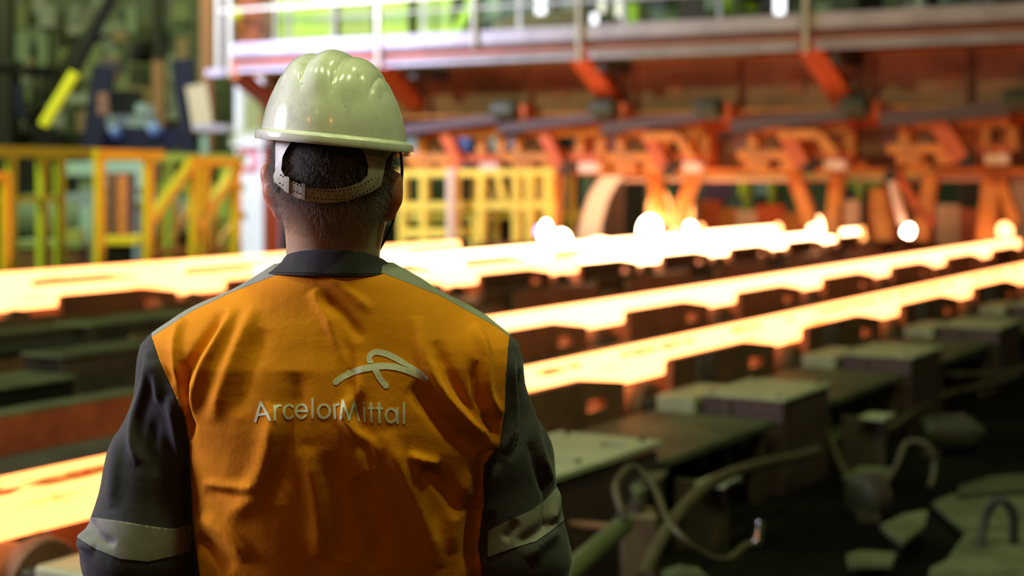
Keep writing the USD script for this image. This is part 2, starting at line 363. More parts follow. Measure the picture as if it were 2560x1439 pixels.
for k in range(6):
    w = W0 + DW * k; wf = w - .08; g0, gl = GAP[k]
    ulo, uhi = ((-6.0 if k == 0 else 2.0), 24.0) if k < 3 else (5.5, 26.5 if k < 5 else 20.0)
    n0 = int(math.floor((ulo - g0) / 2.1)); n1 = int(math.ceil((uhi - g0) / 2.1))
    t = Thing('roller_table', TABLE_LABELS[k], 'roller table', (g0, w, 0), plant=True)
    t.add('bed', bx(ulo, uhi, w - .34, w + .42, 0, .30), dark_steel)
    for n in range(n0, n1):
        a = g0 + 2.1 * n; b = a + gl
        if a > uhi: break
        # roller with flanges, its shaft and bearing
        c = a + .17
        t.add('roller', lathe([(.05, 0), (.05, .1), (.15, .1), (.158, .12), (.158, .19), (.125, .2), (.125, .8), (.158, .81), (.158, .88), (.15, .9), (.05, .9), (.05, 1)], 24, (c, w - .335, ZB - .128), (c, w + .335, ZB - .128)), guard_steel, smooth=40)
        for y in (-.32, .24): t.add('bearing_block', bx(c - .11, c + .11, w + y, w + y + .08, .3, .44, .012), dark_steel)
        e = a + 2.1
        if e < uhi + 1:
            t.add('side_guard', guard_mesh(b, e, wf - .11, .05, .30, ZT - .066), guard_steel)
            t.add('rear_guard', guard_mesh(b, e, w + .16, .05, .30, ZT - .075, hole=False), guard_steel)
            if k == 0: [t.add('guard_rib', bx(b + q, b + q + .04, wf - .15, wf - .11, .3, .56), purple_steel) for q in (.3, .44)]
    # deck plates beside the rollers
    for j, u in enumerate(np.arange(ulo, uhi, 2.1)):
        if k < 5: t.add('deck_plate', bx(u, min(u + 2.06, uhi), w + .46, w + DW - .40, .37, .40 + .012 * (j % 2), .01), deck_steel)

# loose steelwork on the empty tables at left
def blk(name, label, cat, u0, u1, w0, w1, z0, z1, m, top=None, group=None):
    t = Thing(name, label, cat, ((u0 + u1) / 2, (w0 + w1) / 2, z0), plant=True, group=group)
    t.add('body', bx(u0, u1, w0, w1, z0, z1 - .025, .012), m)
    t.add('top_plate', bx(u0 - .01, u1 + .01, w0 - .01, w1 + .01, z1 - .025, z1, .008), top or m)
    return t
t = Thing('splash_guard', 'long rust red guard plate lying behind the nearest billet at left', 'guard', (4.8, 5.2, .4), plant=True)
t.add('plate', bx(2.0, 6.9, 5.16, 5.2, .42, .63), rust_red); t.add('top_flange', bx(2.0, 6.9, 5.16, 5.3, .63, .645), grey_plate)
[t.add('stiffener', bx(u, u + .03, 5.2, 5.28, .42, .63), rust_red) for u in np.arange(2.2, 6.9, .8)]
t = Thing('ribbed_plate', 'dark ribbed walk plate between the nearest billet and the red guard', 'plate', (4.8, 4.8, .4), plant=True)
t.add('plate', bx(2.0, 6.9, 4.26, 5.15, .42, .47), deck_steel)
t.add('rib', mm([bx(u, u + .022, 4.3, 5.12, .47, .482) for u in np.arange(2.05, 6.9, .062)]), deck_steel, kind='stuff')
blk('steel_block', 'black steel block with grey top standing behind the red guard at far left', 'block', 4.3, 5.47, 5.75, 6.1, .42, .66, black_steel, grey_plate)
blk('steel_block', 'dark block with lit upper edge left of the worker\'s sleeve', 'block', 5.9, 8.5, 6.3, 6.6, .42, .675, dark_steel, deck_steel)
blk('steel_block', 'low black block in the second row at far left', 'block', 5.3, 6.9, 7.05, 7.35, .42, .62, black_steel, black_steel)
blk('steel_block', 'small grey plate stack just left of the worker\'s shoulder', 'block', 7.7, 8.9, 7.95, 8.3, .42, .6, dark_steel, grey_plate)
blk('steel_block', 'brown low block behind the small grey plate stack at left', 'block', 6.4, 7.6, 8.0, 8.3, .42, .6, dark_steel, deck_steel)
p = on_z(250, 838, .5); t = Thing('bolt_head', 'shiny rounded bolt head glinting among dark blocks left of the worker', 'bolt', p)
m = lathe([(.075, -.14), (.075, 0), (.07, .02), (.055, .045), (.03, .062), (.006, .068)], 20); m.apply_translation(p); t.add('head', m, chrome, smooth=40)

# ================================================================ glowing billets
def billet(k, u0, u1, m, label, scale=0, h=1.0):
    w = W0 + DW * k; t = Thing('hot_billet', label, 'billet', (u0, w, ZB), plant=True)
    rg = np.random.default_rng(150 + k + int(u0 * 10)); n = max(2, int((u1 - u0) / 1.4))
    P = []
    for i, u in enumerate(np.linspace(u0, u1, n)):                      # square section with rounded edges, slightly uneven
        o = rg.normal(0, .0012, 2); b = .012
        P.append([(u, w + y + o[0], ZB + z + o[1] * .5) for y, z in ((-.08 + b, 0), (.08 - b, 0), (.08, b), (.08, .168 - b), (.08 - b, .168), (-.08 + b, .168), (-.08, .168 - b), (-.08, b))])
    P = np.array(P); V = P.reshape(-1, 3); F = []
    for i in range(n - 1):
        for j in range(8):
            l = (j + 1) % 8; F += [(i * 8 + j, i * 8 + l, (i + 1) * 8 + l), (i * 8 + j, (i + 1) * 8 + l, (i + 1) * 8 + j)]
    for j in range(1, 7): F += [(0, j + 1, j), ((n - 1) * 8, (n - 1) * 8 + j, (n - 1) * 8 + j + 1)]
    b = trimesh.Trimesh(V, np.array(F), process=False); trimesh.repair.fix_normals(b)
    body = t.add('bar', b, m)
    if scale:
        fl = []
        for i in range(scale):                                          # flakes of cooled scale lifting along the front top edge
            u = rg.uniform(u0 + .1, u1 - .4); L = rg.uniform(.08, .34); q = np.array([(0, 0), (L * .3, .012), (L, .004), (L * .8, -.012), (L * .4, -.006 - .012 * rg.random())])
            m_ = prism([(u + a, ZT - .012 + z) for a, z in q], w - .083, w - .0795); fl.append(m_)
            fl.append(bx(u, u + L * .7, w - .079, w - .079 + rg.uniform(.004, .016), ZT - .001, ZT + .0025))
        t.add('scale_flake', mm(fl), scale_dark, kind='stuff')
    return t
billet(0, -5.5, 6.6, hot1, 'yellow glowing billet nearest the camera, at the lower left edge', 110)
billet(0, 6.62, 21.5, hot2, 'glowing billet of the nearest row, running from the worker\'s right arm to the right edge', 60)
billet(1, 8.3, 23.0, hot3, 'glowing billet of the second row, from the worker\'s right shoulder to the right edge')
billet(3, 10.5, 15.9, hot3, 'glowing billet of the fourth row, emerging from behind the worker\'s right shoulder')
billet(3, 15.92, 24.1, hot4, 'white glowing billet of the fourth row, ending under the cutting torches')
billet(3, 24.5, 25.6, hot4, 'short white billet end beyond the cut on the fourth row')
billet(4, 6.5, 12.2, hot2, 'yellow glowing billet of the fifth row at left, above the dark guards')
billet(4, 12.2, 26.0, hot4, 'white glowing billet of the fifth row between the torches')
billet(5, 7.0, 12.8, hot2, 'glowing billet of the farthest row at left edge')
billet(5, 12.8, 18.3, hot3, 'glowing billet of the farthest row, ending right of the worker\'s head')

# ================================================================ drive boxes in front of the nearest table
DRIVE = ['grey drive box half hidden at the lower left corner', 'pale topped drive box with a round hole, beside the worker\'s right arm', 'dark drive box with pale lid, second to the right of the worker', 'dark drive box with pale lid, third to the right of the worker', 'dark drive box with pale lid, fourth to the right of the worker', 'dark drive box with pale lid, farthest at the right edge']
for i, n in enumerate((-2, -1, 0, 1, 2, 3)):
    a = 7.5 + 2.1 * n + .05; t = Thing('drive_box', DRIVE[i], 'machine box', (a + .33, 3.2, 0), plant=True)
    if i == 1:
        lid = Polygon([(a - .35, 2.95), (a + .66, 2.95), (a + .66, 3.45), (a - .35, 3.45)]).difference(affinity.scale(Point(a + .47, 3.09).buffer(.06), 1, 1))
        m_ = trimesh.creation.extrude_polygon(lid, .02, engine='earcut'); m_.apply_translation((0, 0, .48)); t.add('lid', m_, pale_steel)
        t.add('housing', mm([bx(a - .33, a + .64, 2.97, 3.43, 0, .46)]), box_side)
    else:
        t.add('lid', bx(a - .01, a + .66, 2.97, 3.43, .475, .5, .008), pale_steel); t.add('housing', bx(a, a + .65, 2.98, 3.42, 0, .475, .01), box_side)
        t.add('conduit', rod((a - .012, 3.28, 0), (a - .012, 3.28, .47), .016), purple_steel)
    t.add('coupling_cover', bx(a - .02, a + .52, 3.46, 3.68, .3, .47, .012), pale_steel)
    t.add('shaft', rod((a + .12, 3.4, ZB - .128), (a + .12, 3.68, ZB - .128), .03), dark_steel)
    [t.add('bolt', rod((a + x, y, .498), (a + x, y, .512), .013, 6), dark_steel) for x, y in ((.04, 3.02), (.6, 3.02), (.04, 3.38), (.6, 3.38))]
    t.add('cover_plate', bx(a + .7, a + (1.68 if i == 0 else 2.02), 2.99, 3.67, .36, .40, .008), deck_steel)
    [t.add('support_leg', bx(a + x, a + x + .06, y, y + .06, 0, .36), dark_steel) for x in (.75, 1.5 if i == 0 else 1.9) for y in (3.02, 3.58)]
    if i in (1, 2): t.add('foot_plate', bx(a + .78, a + .98, 2.72, 2.86, .3, .315), pale_steel); t.add('bracket', bx(a + .86, a + .9, 2.75, 2.99, .0, .3), dark_steel)

# ================================================================ hoses, pipes and plates on the floor at lower right
def from_uw(p): return UW[:3, :3] @ p
def gpt(x, y, z): return from_uw(on_w(x, y, -z)) if z < 0 else on_z(x, y, z)      # z < 0: on the plane w = -z instead
def gp(pts, n=44): return curve([gpt(*p) for p in pts], n)
def hose(name, label, pts, r, m, cat='hose', fit=None):
    t = Thing(name, label, cat, gpt(*pts[0])); c = gp(pts)
    t.add('tube', tube(c, r, 12), m, smooth=60)
    if fit is not None:
        t.add('fitting', lathe([(r * 1.1, 0), (r * 1.5, .05), (r * 1.5, .3), (r * 1.25, .35), (r * 1.25, .8), (r * 1.6, .82), (r * 1.6, 1)], 14, c[-1], c[-1] + np.array(fit)), chrome, smooth=40)
        t.add('collar', lathe([(r * 1.2, 0), (r * 1.35, .1), (r * 1.35, .9), (r * 1.2, 1)], 12, c[0], c[1]), dark_steel)
    return t
hose('pipe', 'thick pale green pipe slanting up from the lower edge beside the worker\'s arm', [(1370, 1490, -2.3), (1440, 1415, -2.4), (1500, 1362, -2.5), (1562, 1305, -2.6)], .036, hose_green, 'pipe')
hose('hose', 'long tan hose arching from the lower middle up to the second drive box', [(1610, 1440, -2.3), (1660, 1335, -2.45), (1720, 1255, -2.55), (1800, 1195, -2.65), (1900, 1160, -2.75), (2045, 1125, -2.85)], .024, hose_tan)
hose('hose', 'thin hose looping down to a shiny fitting at the lower middle', [(1562, 1300, -2.55), (1540, 1230, -2.6), (1552, 1190, -2.65), (1590, 1170, -2.65), (1625, 1205, -2.6), (1660, 1280, -2.5), (1700, 1340, -2.4), (1760, 1385, -2.35), (1830, 1392, -2.35), (1890, 1360, -2.4)], .0135, hose_tan, fit=(.02, .02, .085))
hose('hose', 'hose hanging in a deep bow below the third drive box', [(2030, 1025, .3), (2065, 1070, .24), (2090, 1130, .16), (2130, 1195, .08), (2180, 1215, .06), (2225, 1190, .1), (2250, 1140, .2), (2270, 1105, .26), (2315, 1110, .25), (2335, 1150, .17), (2325, 1215, .05)], .016, hose_tan)
hose('hose', 'hose running up to the right edge behind the plates', [(2165, 1085, .1), (2240, 1060, .12), (2290, 1025, .15), (2370, 985, .16), (2450, 965, .14), (2570, 905, .16)], .024, hose_tan)
hose('cable', 'thin cable along the far side of the drive boxes at right edge', [(2330, 930, .3), (2420, 935, .28), (2500, 930, .28), (2580, 900, .28)], .012, hose_tan, 'cable')
hose('lifting_hook', 'black bent lifting hook standing up at the lower right corner', [(2440, 1390, .02), (2455, 1330, .1), (2475, 1270, .2), (2500, 1250, .24), (2525, 1268, .21), (2535, 1320, .12), (2540, 1370, .03)], .02, rubber, 'hook')
def floor_plate(label, pts, z, m=grey_plate, th=.02, name='steel_plate'):
    P = np.array([on_z(x, y, z) for x, y in pts]); c = P.mean(0)
    t = Thing(name, label, 'plate', (c[0], c[1], 0))
    e = trimesh.creation.extrude_polygon(Polygon(P[:, :2]).buffer(.008, quad_segs=2), th, engine='earcut'); e.apply_translation((0, 0, z - th)); t.add('plate', e, m)
    q = Polygon(P[:, :2]).buffer(-.03)
    if z > .06 and not q.is_empty:
        e = trimesh.creation.extrude_polygon(q, z - th, engine='earcut'); t.add('pedestal', e, black_steel)
floor_plate('small triangular plate behind the bowed hose', [(2085, 1055), (2145, 1060), (2090, 1092)], .2)
floor_plate('pale green plate under the bowed hose', [(2110, 1190), (2155, 1165), (2230, 1168), (2180, 1212), (2150, 1218)], .1)
floor_plate('four-sided pale green plate tilted at the lower right', [(2205, 1312), (2262, 1285), (2315, 1275), (2308, 1308), (2255, 1352)], .12)
floor_plate('narrow plate at the lower edge right of centre', [(2120, 1385), (2150, 1376), (2235, 1380), (2225, 1405), (2125, 1408)], .1)
floor_plate('broad grey green plate filling the lower right corner', [(2335, 1255), (2380, 1236), (2600, 1215), (2650, 1500), (2300, 1500), (2420, 1330)], .05)
floor_plate('grey plate with worn edge at the bottom right', [(2330, 1420), (2400, 1385), (2600, 1400), (2600, 1520), (2320, 1500)], .07)
floor_plate('flat plate behind the broad corner plate', [(2400, 1215), (2480, 1190), (2650, 1180), (2650, 1210), (2400, 1232)], .08, deck_steel)
floor_plate('round edged cover at the bottom edge beside the loop hose', [(1660, 1425), (1700, 1412), (1740, 1418), (1765, 1440), (1740, 1480), (1660, 1480)], .2)
floor_plate('little plate with a ring by the looped hose', [(1580, 1212), (1610, 1195), (1612, 1220), (1590, 1232)], .42)
floor_plate('slim plate behind the looped hose', [(1600, 1182), (1665, 1175), (1640, 1200), (1610, 1205)], .44, deck_steel)
for lab, pts, zz in (('cylindrical motor in the dark below the third drive box', ((2140, 1245), (2205, 1235)), .1), ('rounded motor housing lying at the right in the dark', ((2300, 1085), (2450, 1080)), .12)):
    a, b = (on_z(*q, zz) for q in pts); t = Thing('motor', lab, 'motor', a)
    t.add('casing', lathe([(.05, 0), (.085, .02), (.1, .08), (.1, .8), (.09, .86), (.05, .9), (.05, 1)], 22, a, b), mat('motor_olive', (0.024, 0.022, 0.011), 0.6), smooth=40)
    t.add('cooling_fin', mm([lathe([(.1, 0), (.112, .3), (.112, .7), (.1, 1)], 22, a + (b - a) * f, a + (b - a) * (f + .03)) for f in np.linspace(.15, .7, 8)]), dark_steel)
    t.add('foot', bx(a[0], a[0] + .1, a[1] - .06, a[1] + .06, 0, .05), dark_steel)
t = Thing('valve_block', 'rusty brown valve block beside the thick green pipe', 'valve', gpt(1605, 1300, -2.7) * (1, 1, 0)); c = gpt(1605, 1300, -2.7)
t.add('body', bx(c[0] - .08, c[0] + .06, c[1] - .04, c[1] + .12, 0, c[2] + .03, .015), mat('valve_brown', (0.1, 0.06, 0.03), 0.6)); t.add('stub', rod((c[0] - .08, c[1], c[2] - .03), (c[0] - .27, c[1] + .02, c[2] - .02), .018), brown_paint); t.add('cap', rod((c[0] - .02, c[1], c[2] + .03), (c[0] - .02, c[1], c[2] + .08), .03), dark_steel)

# ================================================================ gantry walkway across the strands
U0 = 20.0
def gu(px, py, U=U0): return on_u(px, py, U)
def wu(px, U=U0): return on_u(px, HY, U)[1]
g = Thing('gantry_walkway', 'raised walkway crossing above all the glowing strands, grey edge panels on a red girder', 'walkway', (U0, wu(1500), 2.4), plant=True)
WL, WR = wu(578), wu(2700)
cuts = [578, 945, 1452, 2012, 2720]
for a, b in zip(cuts[:-1], cuts[1:]):
    w1, w0 = wu(a) - .03, wu(b) + .05
    g.add('toe_panel', bx(U0 - .03, U0, w0, w1, 3.47, 3.68, .008), toe_grey)
    g.add('edge_channel', mm([bx(U0 - .05, U0 + .02, w0 - .0, w1 - .12, 3.2, 3.33, .01), bx(U0 - .11, U0 - .05, w0, w1 - .12, 3.31, 3.33), bx(U0 - .11, U0 - .05, w0, w1 - .12, 3.2, 3.22)]), toe_grey)
g.add('edge_web', bx(U0 + .03, U0 + .06, WR, WL, 3.2, 3.5), red_paint)
for k, w in enumerate(np.arange(WR, WL - .1, .95)): g.add('deck_panel', bx(U0, U0 + 2.2, w + .01, min(w + .94, WL), 3.40, 3.44), slate)
for px in (545, 573, 945, 1185, 1448, 2015):
    w = wu(px, U0 - .06); g.add('railing_post', bx(U0 - .09, U0 - .03, w - .035, w + .035, 3.16 if px not in (1185,) else 3.44, 4.8, .008), rail_grey)
for z in (4.22, 4.78): g.add('hand_rail', bar((U0 - .06, WR, z), (U0 - .06, WL + .25, z), .045), rail_grey)
for px in (690, 722, 835, 1060, 1300, 1560, 1800, 2300):
    w = wu(px, U0 + 2.2); g.add('railing_post', bx(U0 + 2.17, U0 + 2.23, w - .04, w + .04, 3.44, 4.9, .008), rail_grey)
for z in (4.28, 4.85): g.add('hand_rail', bar((U0 + 2.2, WR, z), (U0 + 2.2, WL, z), .045), rail_grey)
g.add('floodlit_bracket', mm([bx(U0 - .25, U0 - .05, wu(555) - .14, wu(555) + .16, 3.13, 3.26, .02)]), toe_grey)
mat_access = mat('access_plate', (0.28, 0.09, 0.05), 0.6)
# red girder under the walkway and its stiffeners
g.add('girder_web', bx(U0 + 1.0, U0 + 1.06, WR, wu(660, U0 + 1), 2.48, 3.22), beam_red)
g.add('girder_flange', mm([bx(U0 + .86, U0 + 1.2, WR, wu(660, U0 + 1), 2.44, 2.48), bx(U0 + .86, U0 + 1.2, WR, wu(660, U0 + 1), 3.2, 3.22)]), orange_paint)
for px in (1080, 1330, 1590, 1850, 2180, 2420): g.add('stiffener', bx(U0 + .88, U0 + 1.0, wu(px, U0 + 1) - .02, wu(px, U0 + 1) + .02, 2.48, 3.2), beam_red)
for px in (1150, 1400, 1690, 1990, 2380): w = wu(px, U0 + 1); g.add('access_plate', bx(U0 + .97, U0 + 1.0, w - .13, w + .13, 2.68, 2.98, .01), mat_access)
for a, b in (((590, 185), (690, 265)), ((950, 165), (1042, 268)), ((1448, 140), (1535, 255)), ((2022, 110), (2118, 262))):
    g.add('brace', bar(on_u(*a, U0 + .05), on_u(*b, U0 + .95), .3, .14, up=(1, 0, 0)), red_paint)
for px in (1100, 1560, 2130): w = wu(px, U0 + .9); g.add('cross_beam', bx(U0 + .05, U0 + 1.0, w - .12, w + .0, 3.02, 3.2), slate)

UK = U0 + 1.15
c = Thing('support_column', 'white painted steel column with a square red sign, left of the worker\'s head', 'column', (UK + .3, wu(645, UK + .3), 0), plant=True)
w = wu(645, UK + .3); cw = .31
c.add('shaft', mm([bx(UK + .05, UK + .09, w - cw, w + cw, 0, 3.2), bx(UK + .09, UK + .5, w - .02, w + .02, 0, 3.2), bx(UK + .5, UK + .54, w - cw, w + cw, 0, 3.2)]), white_paint)
c.add('side_plate', bx(UK + .09, UK + .5, w - cw, w - cw + .02, 0, 2.1), red_paint)
c.add('cap_plate', bx(UK - .02, UK + .6, w - cw - .06, w + cw + .06, 2.02, 2.2), white_paint)
s_ = c.add('sign', bx(UK + .03, UK + .05, w - .21, w + .21, 1.58, 1.98), mat('sign_red', (0.55, 0.14, 0.2), 0.5), label='red square warning sign')
c.add('sign_disc', rod((UK + .024, w, 1.78), (UK + .032, w, 1.78), .11, 20), white_paint, label='white round mark on the red sign', under=s_)
c.add('arm', bar((UK + .2, w + .25, 2.33), (UK + .2, w + 1.35, 2.38), .12), toe_grey)
c.add('brace', bar((UK + .1, w + .15, 2.3), (UK + .15, w + .02, 3.2), .26, .1), white_paint)
c.add('base_plate', bx(UK - .05, UK + .64, w - .35, w + .35, 0, .03), white_paint)

# ================================================================ cutting-torch carriages hanging below the girder, one per strand
CAR = ['torch carriage just right of the worker\'s hard hat, below the girder', 'second torch carriage from the worker, left of the white curved shield', 'middle torch carriage, above the white curved shield', 'fourth torch carriage, right of the middle of the girder', 'last torch carriage near the right edge']
UC = U0 + .75
def cp(px, py, dU=0.0): return on_u(px, py, UC + dU)
def cbox(name, t, x0, y0, x1, y1, m, dU=0.0, d=.12, bev=.01, **kw):
    """A block seen between two pixels on a plane across the strands, d deep."""
    a, b = cp(x0, y0, dU), cp(x1, y1, dU); return t.add(name, bx(a[0], a[0] + d, a[1], b[1], a[2], b[2], bev), m, **kw)
def cbar(name, t, a, b, wpx, m, dU=0.0, d=.1, **kw):
    A, B_ = cp(*a, dU), cp(*b, dU); sc = wpx * 22.5 / FPX
    return t.add(name, bar(A, B_, d, sc, up=(0, 0, 1)) if abs(A[2] - B_[2]) < abs(A[1] - B_[1]) else bar(A, B_, sc, d, up=(1, 0, 0)), m, **kw)
for i, (x, yb, sc) in enumerate(((1128, 311, 1.0), (1374, 308, 1.02), (1632, 307, 1.05), (1975, 301, 1.2), (2365, 286, 1.35))):
    t = Thing('torch_carriage', CAR[i], 'torch carriage', cp(x, 430), plant=True)
    X = lambda d: x + d * sc
    cbar('slide_beam', t, (X(-120), yb + 14), (X(122), yb - 16), 24 * sc, purple_steel, -.15, .16)
    t.add('motor', lathe([(.07, 0), (.15, .06), (.16, .15), (.16, .8), (.13, .9), (.06, 1)], 20, cp(X(105), yb - 32, -.1), cp(X(170), yb - 34, -.1)), motor_green, smooth=40)
    cbox('motor_bracket', t, X(150), yb - 50, X(185), yb - 8, red_paint, -.1, .25)
    cbar('hanger_leg', t, (X(-14), yb + 20), (X(30), yb + 112), 30 * sc, red_paint, -.05, .16)
    cbox('top_bar', t, X(-60), yb + 12, X(118), yb + 32, orange_paint, .0, .14)
    for dx in (-88, 62, 112): cbox('upright', t, X(dx), yb + 30, X(dx + 20), yb + 90, orange_paint, .05, .12)
    cbox('lower_bar', t, X(-110), yb + 74, X(20), yb + 98, orange_paint, .0, .14); cbox('lower_bar', t, X(20), yb + 76, X(120), yb + 96, red_paint, .04, .14)
    cbox('gear_case', t, X(-52), yb + 36, X(-22), yb + 76, brown_paint, .1, .2)
    for dx in (-92, -20, 70): cbox('roller_bracket', t, X(dx), yb + 98, X(dx + 46), yb + 124, peach if dx == 70 else orange_paint, .02, .16)
    cbox('rear_panel', t, X(-118), yb + 34, X(-66), yb + 78, brown_paint if i > 1 else teal_grey, .5, .04)
    if i in (2, 3): cbar('z_bracket', t, (X(-20), yb + 34), (X(60), yb + 34), 20 * sc, orange_paint, -.1, .12); cbar('z_bracket', t, (X(60), yb + 34), (X(96), yb + 88), 20 * sc, orange_paint, -.1, .12)
    if i >= 3:
        for dx in (-70, 20, 100): cbox('shroud', t, X(dx), yb + 40, X(dx + 34), yb + 84, orange_paint, .3, .1)
    t.add('wheel', lathe([(.05, 0), (.11, .05), (.12, .5), (.11, .95), (.05, 1)], 20, cp(X(40), yb + 112, -.1), cp(X(40), yb + 112, .05)), slate, smooth=40)
t = Thing('rear_frame', 'dark red frame of plates hanging behind the torch carriages', 'frame', (UC + 1.3, wu(1800, UC + 1.3), 1.7), plant=True)
for x0, x1, y0, y1, m in ((1010, 1560, 300, 318, orange_paint), (1560, 2600, 296, 316, red_paint), (1480, 1740, 352, 440, brown_paint), (1780, 2100, 345, 425, brown_paint), (2120, 2600, 318, 430, brown_paint), (1010, 1100, 340, 425, orange_paint), (1270, 1440, 372, 408, orange_paint)):
    cbox('plate', t, x0, y0, x1, y1, m, 1.2, .05)
for px in (1190, 1460, 1760, 2110, 2440): cbox('hanger', t, px, 250, px + 30, 430, red_paint, 1.15, .05)
for lab, px, py, m in (('blue cabinet door seen through the carriages', 1150, 352, blue_paint), ('green cabinet door seen through the carriages', 1220, 355, mint)):
    t = Thing('cabinet', lab, 'cabinet', on_u(px, py + 60, 26.0), plant=True)
    a, b = on_u(px - 20, py - 22, 26.), on_u(px + 24, py + 22, 26.); t.add('door', bx(26., 26.05, a[1], b[1], b[2], a[2], .01), m); t.add('body', bx(26.05, 26.5, a[1], b[1], 0.0, a[2]), slate)
    t.add('handle', bx(25.97, 26.0, (a[1] + b[1]) / 2 - .02, (a[1] + b[1]) / 2 + .02, b[2] + .08, b[2] + .2), chrome)
lampglow = emit('work_lamp', (0.95, 1.0, 0.9), 4.5); lampglow2 = emit('work_lamp_cool', (0.9, 0.9, 1.0), 4.0)
for px, py, m, lab in ((1272, 355, lampglow, 'greenish work lamp glowing behind the carriages'), (1300, 358, lampglow2, 'white work lamp glowing behind the carriages'), (1332, 410, lampglow2, 'small white lamp low behind the second carriage')):
    p = on_u(px, py, 25.0); t = Thing('work_lamp', lab, 'lamp', p, plant=True)
    t.add('lens', rod(p - (.02, 0, 0), p, .065, 16), m); t.add('housing', lathe([(.08, 0), (.08, .3), (.05, 1)], 16, p, p + (.15, 0, 0)), slate); t.add('stalk', rod(p + (.08, 0, -.05), (p[0] + .08, p[1], 0), .02), slate)

# front rail of the torch station, with its hanging legs
t = Thing('torch_rail', 'orange rail under the carriages with slanting legs reaching down between the billets', 'rail', (UC + .8, wu(1900, UC), 1.3), plant=True)
t.add('rail', bar(cp(1000, 432, .78), cp(2640, 427, .78), .12, .09), orange_paint)
t.add('lower_rail', bar(cp(1560, 450, .95), cp(2640, 446, .95), .06, .06), peach)
LEGS = [((1395, 430), (1385, 600), 26, orange_paint), ((1625, 405), (1655, 540), 34, orange_paint), ((1740, 425), (1690, 570), 34, orange_paint), ((1985, 435), (2030, 560), 34, orange_paint), ((2095, 435), (2080, 590), 34, orange_paint),
        ((2195, 470), (2215, 600), 40, orange_paint), ((2330, 435), (2300, 600), 32, orange_paint), ((2235, 430), (2330, 560), 22, red_paint), ((2480, 440), (2465, 600), 40, orange_paint), ((2500, 440), (2540, 560), 24, orange_paint), ((1665, 330), (1640, 430), 26, orange_paint), ((1730, 330), (1735, 430), 22, orange_paint)]
for a, b, wpx, m in LEGS: cbar('leg', t, a, b, wpx, m, .74, .14)
for px in (1030, 1085, 1400, 1500, 1850, 1880, 2140, 2270, 2300): cbox('hanger', t, px, 405, px + 26, 432, orange_paint, .74, .1)
t = Thing('torch_lance', 'pale pink torch lance slanting down to a bright flame at right', 'lance', cp(2230, 440, -.1), plant=True)
t.add('tube', rod(cp(2228, 440, -.1), cp(2258, 562, -.1), .055), peach); t.add('nozzle', lathe([(.055, 0), (.065, .2), (.03, 1)], 14, cp(2258, 562, -.1), cp(2262, 576, -.1)), chrome); t.add('clamp', rod(cp(2226, 438, -.16), cp(2226, 438, .0), .09), slate)
# white curved shield
sh = Thing('curved_shield', 'tall white curved heat shield rising out of the glow, right of the worker', 'shield', on_u(1450, 610, 22.0), plant=True)
C1 = curve([on_u(x, y, 22.0) for x, y in ((1446, 640), (1448, 590), (1458, 540), (1475, 490), (1500, 450), (1530, 425))], 24)
V = []; e = np.array([0.0, -.2, 0])
for p in C1: V += [p, p + e * .92 + (.30, 0, 0), p + e * .92 + (.33, 0, .0), p + (.03, .03, 0)]
V = np.array(V); F = []
for i in range(len(C1) - 1):
    for j in range(4): l = (j + 1) % 4; F += [(4 * i + j, 4 * i + l, 4 * i + 4 + l), (4 * i + j, 4 * i + 4 + l, 4 * i + 4 + j)]
F += [(0, 2, 1), (0, 3, 2)]; o = 4 * (len(C1) - 1); F += [(o, o + 1, o + 2), (o, o + 2, o + 3)]
m_ = trimesh.Trimesh(V, np.array(F), process=False); trimesh.repair.fix_normals(m_); sh.add('sheet', m_, mat('shield_white', (0.9, 0.88, 0.86), 0.5), smooth=40)
sh.add('rim', tube(C1, .035, 8), mat('shield_rim', (0.95, 0.93, 0.88), 0.4), smooth=40); sh.add('stay', rod(C1[-1] + (.1, -.1, 0), (C1[-1][0] + .4, C1[-1][1] - .1, 2.44), .03), orange_paint)
sh.add('foot', bx(22.0, 22.4, C1[0][1] - .35, C1[0][1] + .05, 0, C1[0][2] + .02), slate)

# cutting flames and sparks: small bodies of burning gas
def flame(label, px, py, U, h, r, m, core=None, lean=0.0):
    p = on_u(px, py, U); t = Thing('torch_flame', label, 'flame', p, plant=True)
    prof = [(r * .7, 0), (r * .95, .15), (r, .4), (r * .92, .62), (r * .72, .82), (r * .4, .95), (r * .12, 1)]
    t.add('plume', lathe(prof, 16, p, p + (0, lean, h)), m, smooth=60)
    if core: t.add('cone', lathe([(q * .5, z) for q, z in prof], 12, p - (.12, 0, -.02), p + (-.12, lean * .5, h * .5)), core, smooth=60)
flame('white flame standing on the billet right of the worker', 1365, 612, 19.2, .34, .09, flame_white)
flame('bluish flame tip beside the white flame', 1350, 588, 19.6, .14, .07, flame_blue)
flame('low broad flame beside the white one, right of the worker', 1403, 618, 19.2, .24, .13, flame_white)
flame('wide white flame mass right of the curved shield', 1500, 628, 20.5, .2, .2, hot4)
flame('wide white flame mass below the large flame', 1600, 655, 20.4, .24, .26, flame_white)
flame('white flame mass between two billets at the middle', 1690, 645, 21.0, .22, .26, hot4)
flame('large white flame at the middle of the long billet', 1622, 600, 21.3, .36, .17, flame_white, lean=-.03)
flame('pale flame next to the large white one', 1695, 590, 21.6, .42, .11, hot3)
flame('small flame bead right of the large white flame', 1726, 588, 21.8, .2, .09, flame_white)
flame('tiny yellow flame on the billet', 1752, 585, 22.0, .16, .06, hot2)
flame('small flame at the end of the white billet', 1945, 590, 23.0, .2, .07, hot3)
flame('tall yellow flame left of the short billet end', 2040, 590, 23.3, .32, .12, hot4)
flame('glowing flame tip under the torch lance', 2266, 590, UC - .3, .15, .075, flame_white, lean=-.06)
flame('flame at the far right above the second billet', 2512, 592, 22.0, .2, .11, hot3)
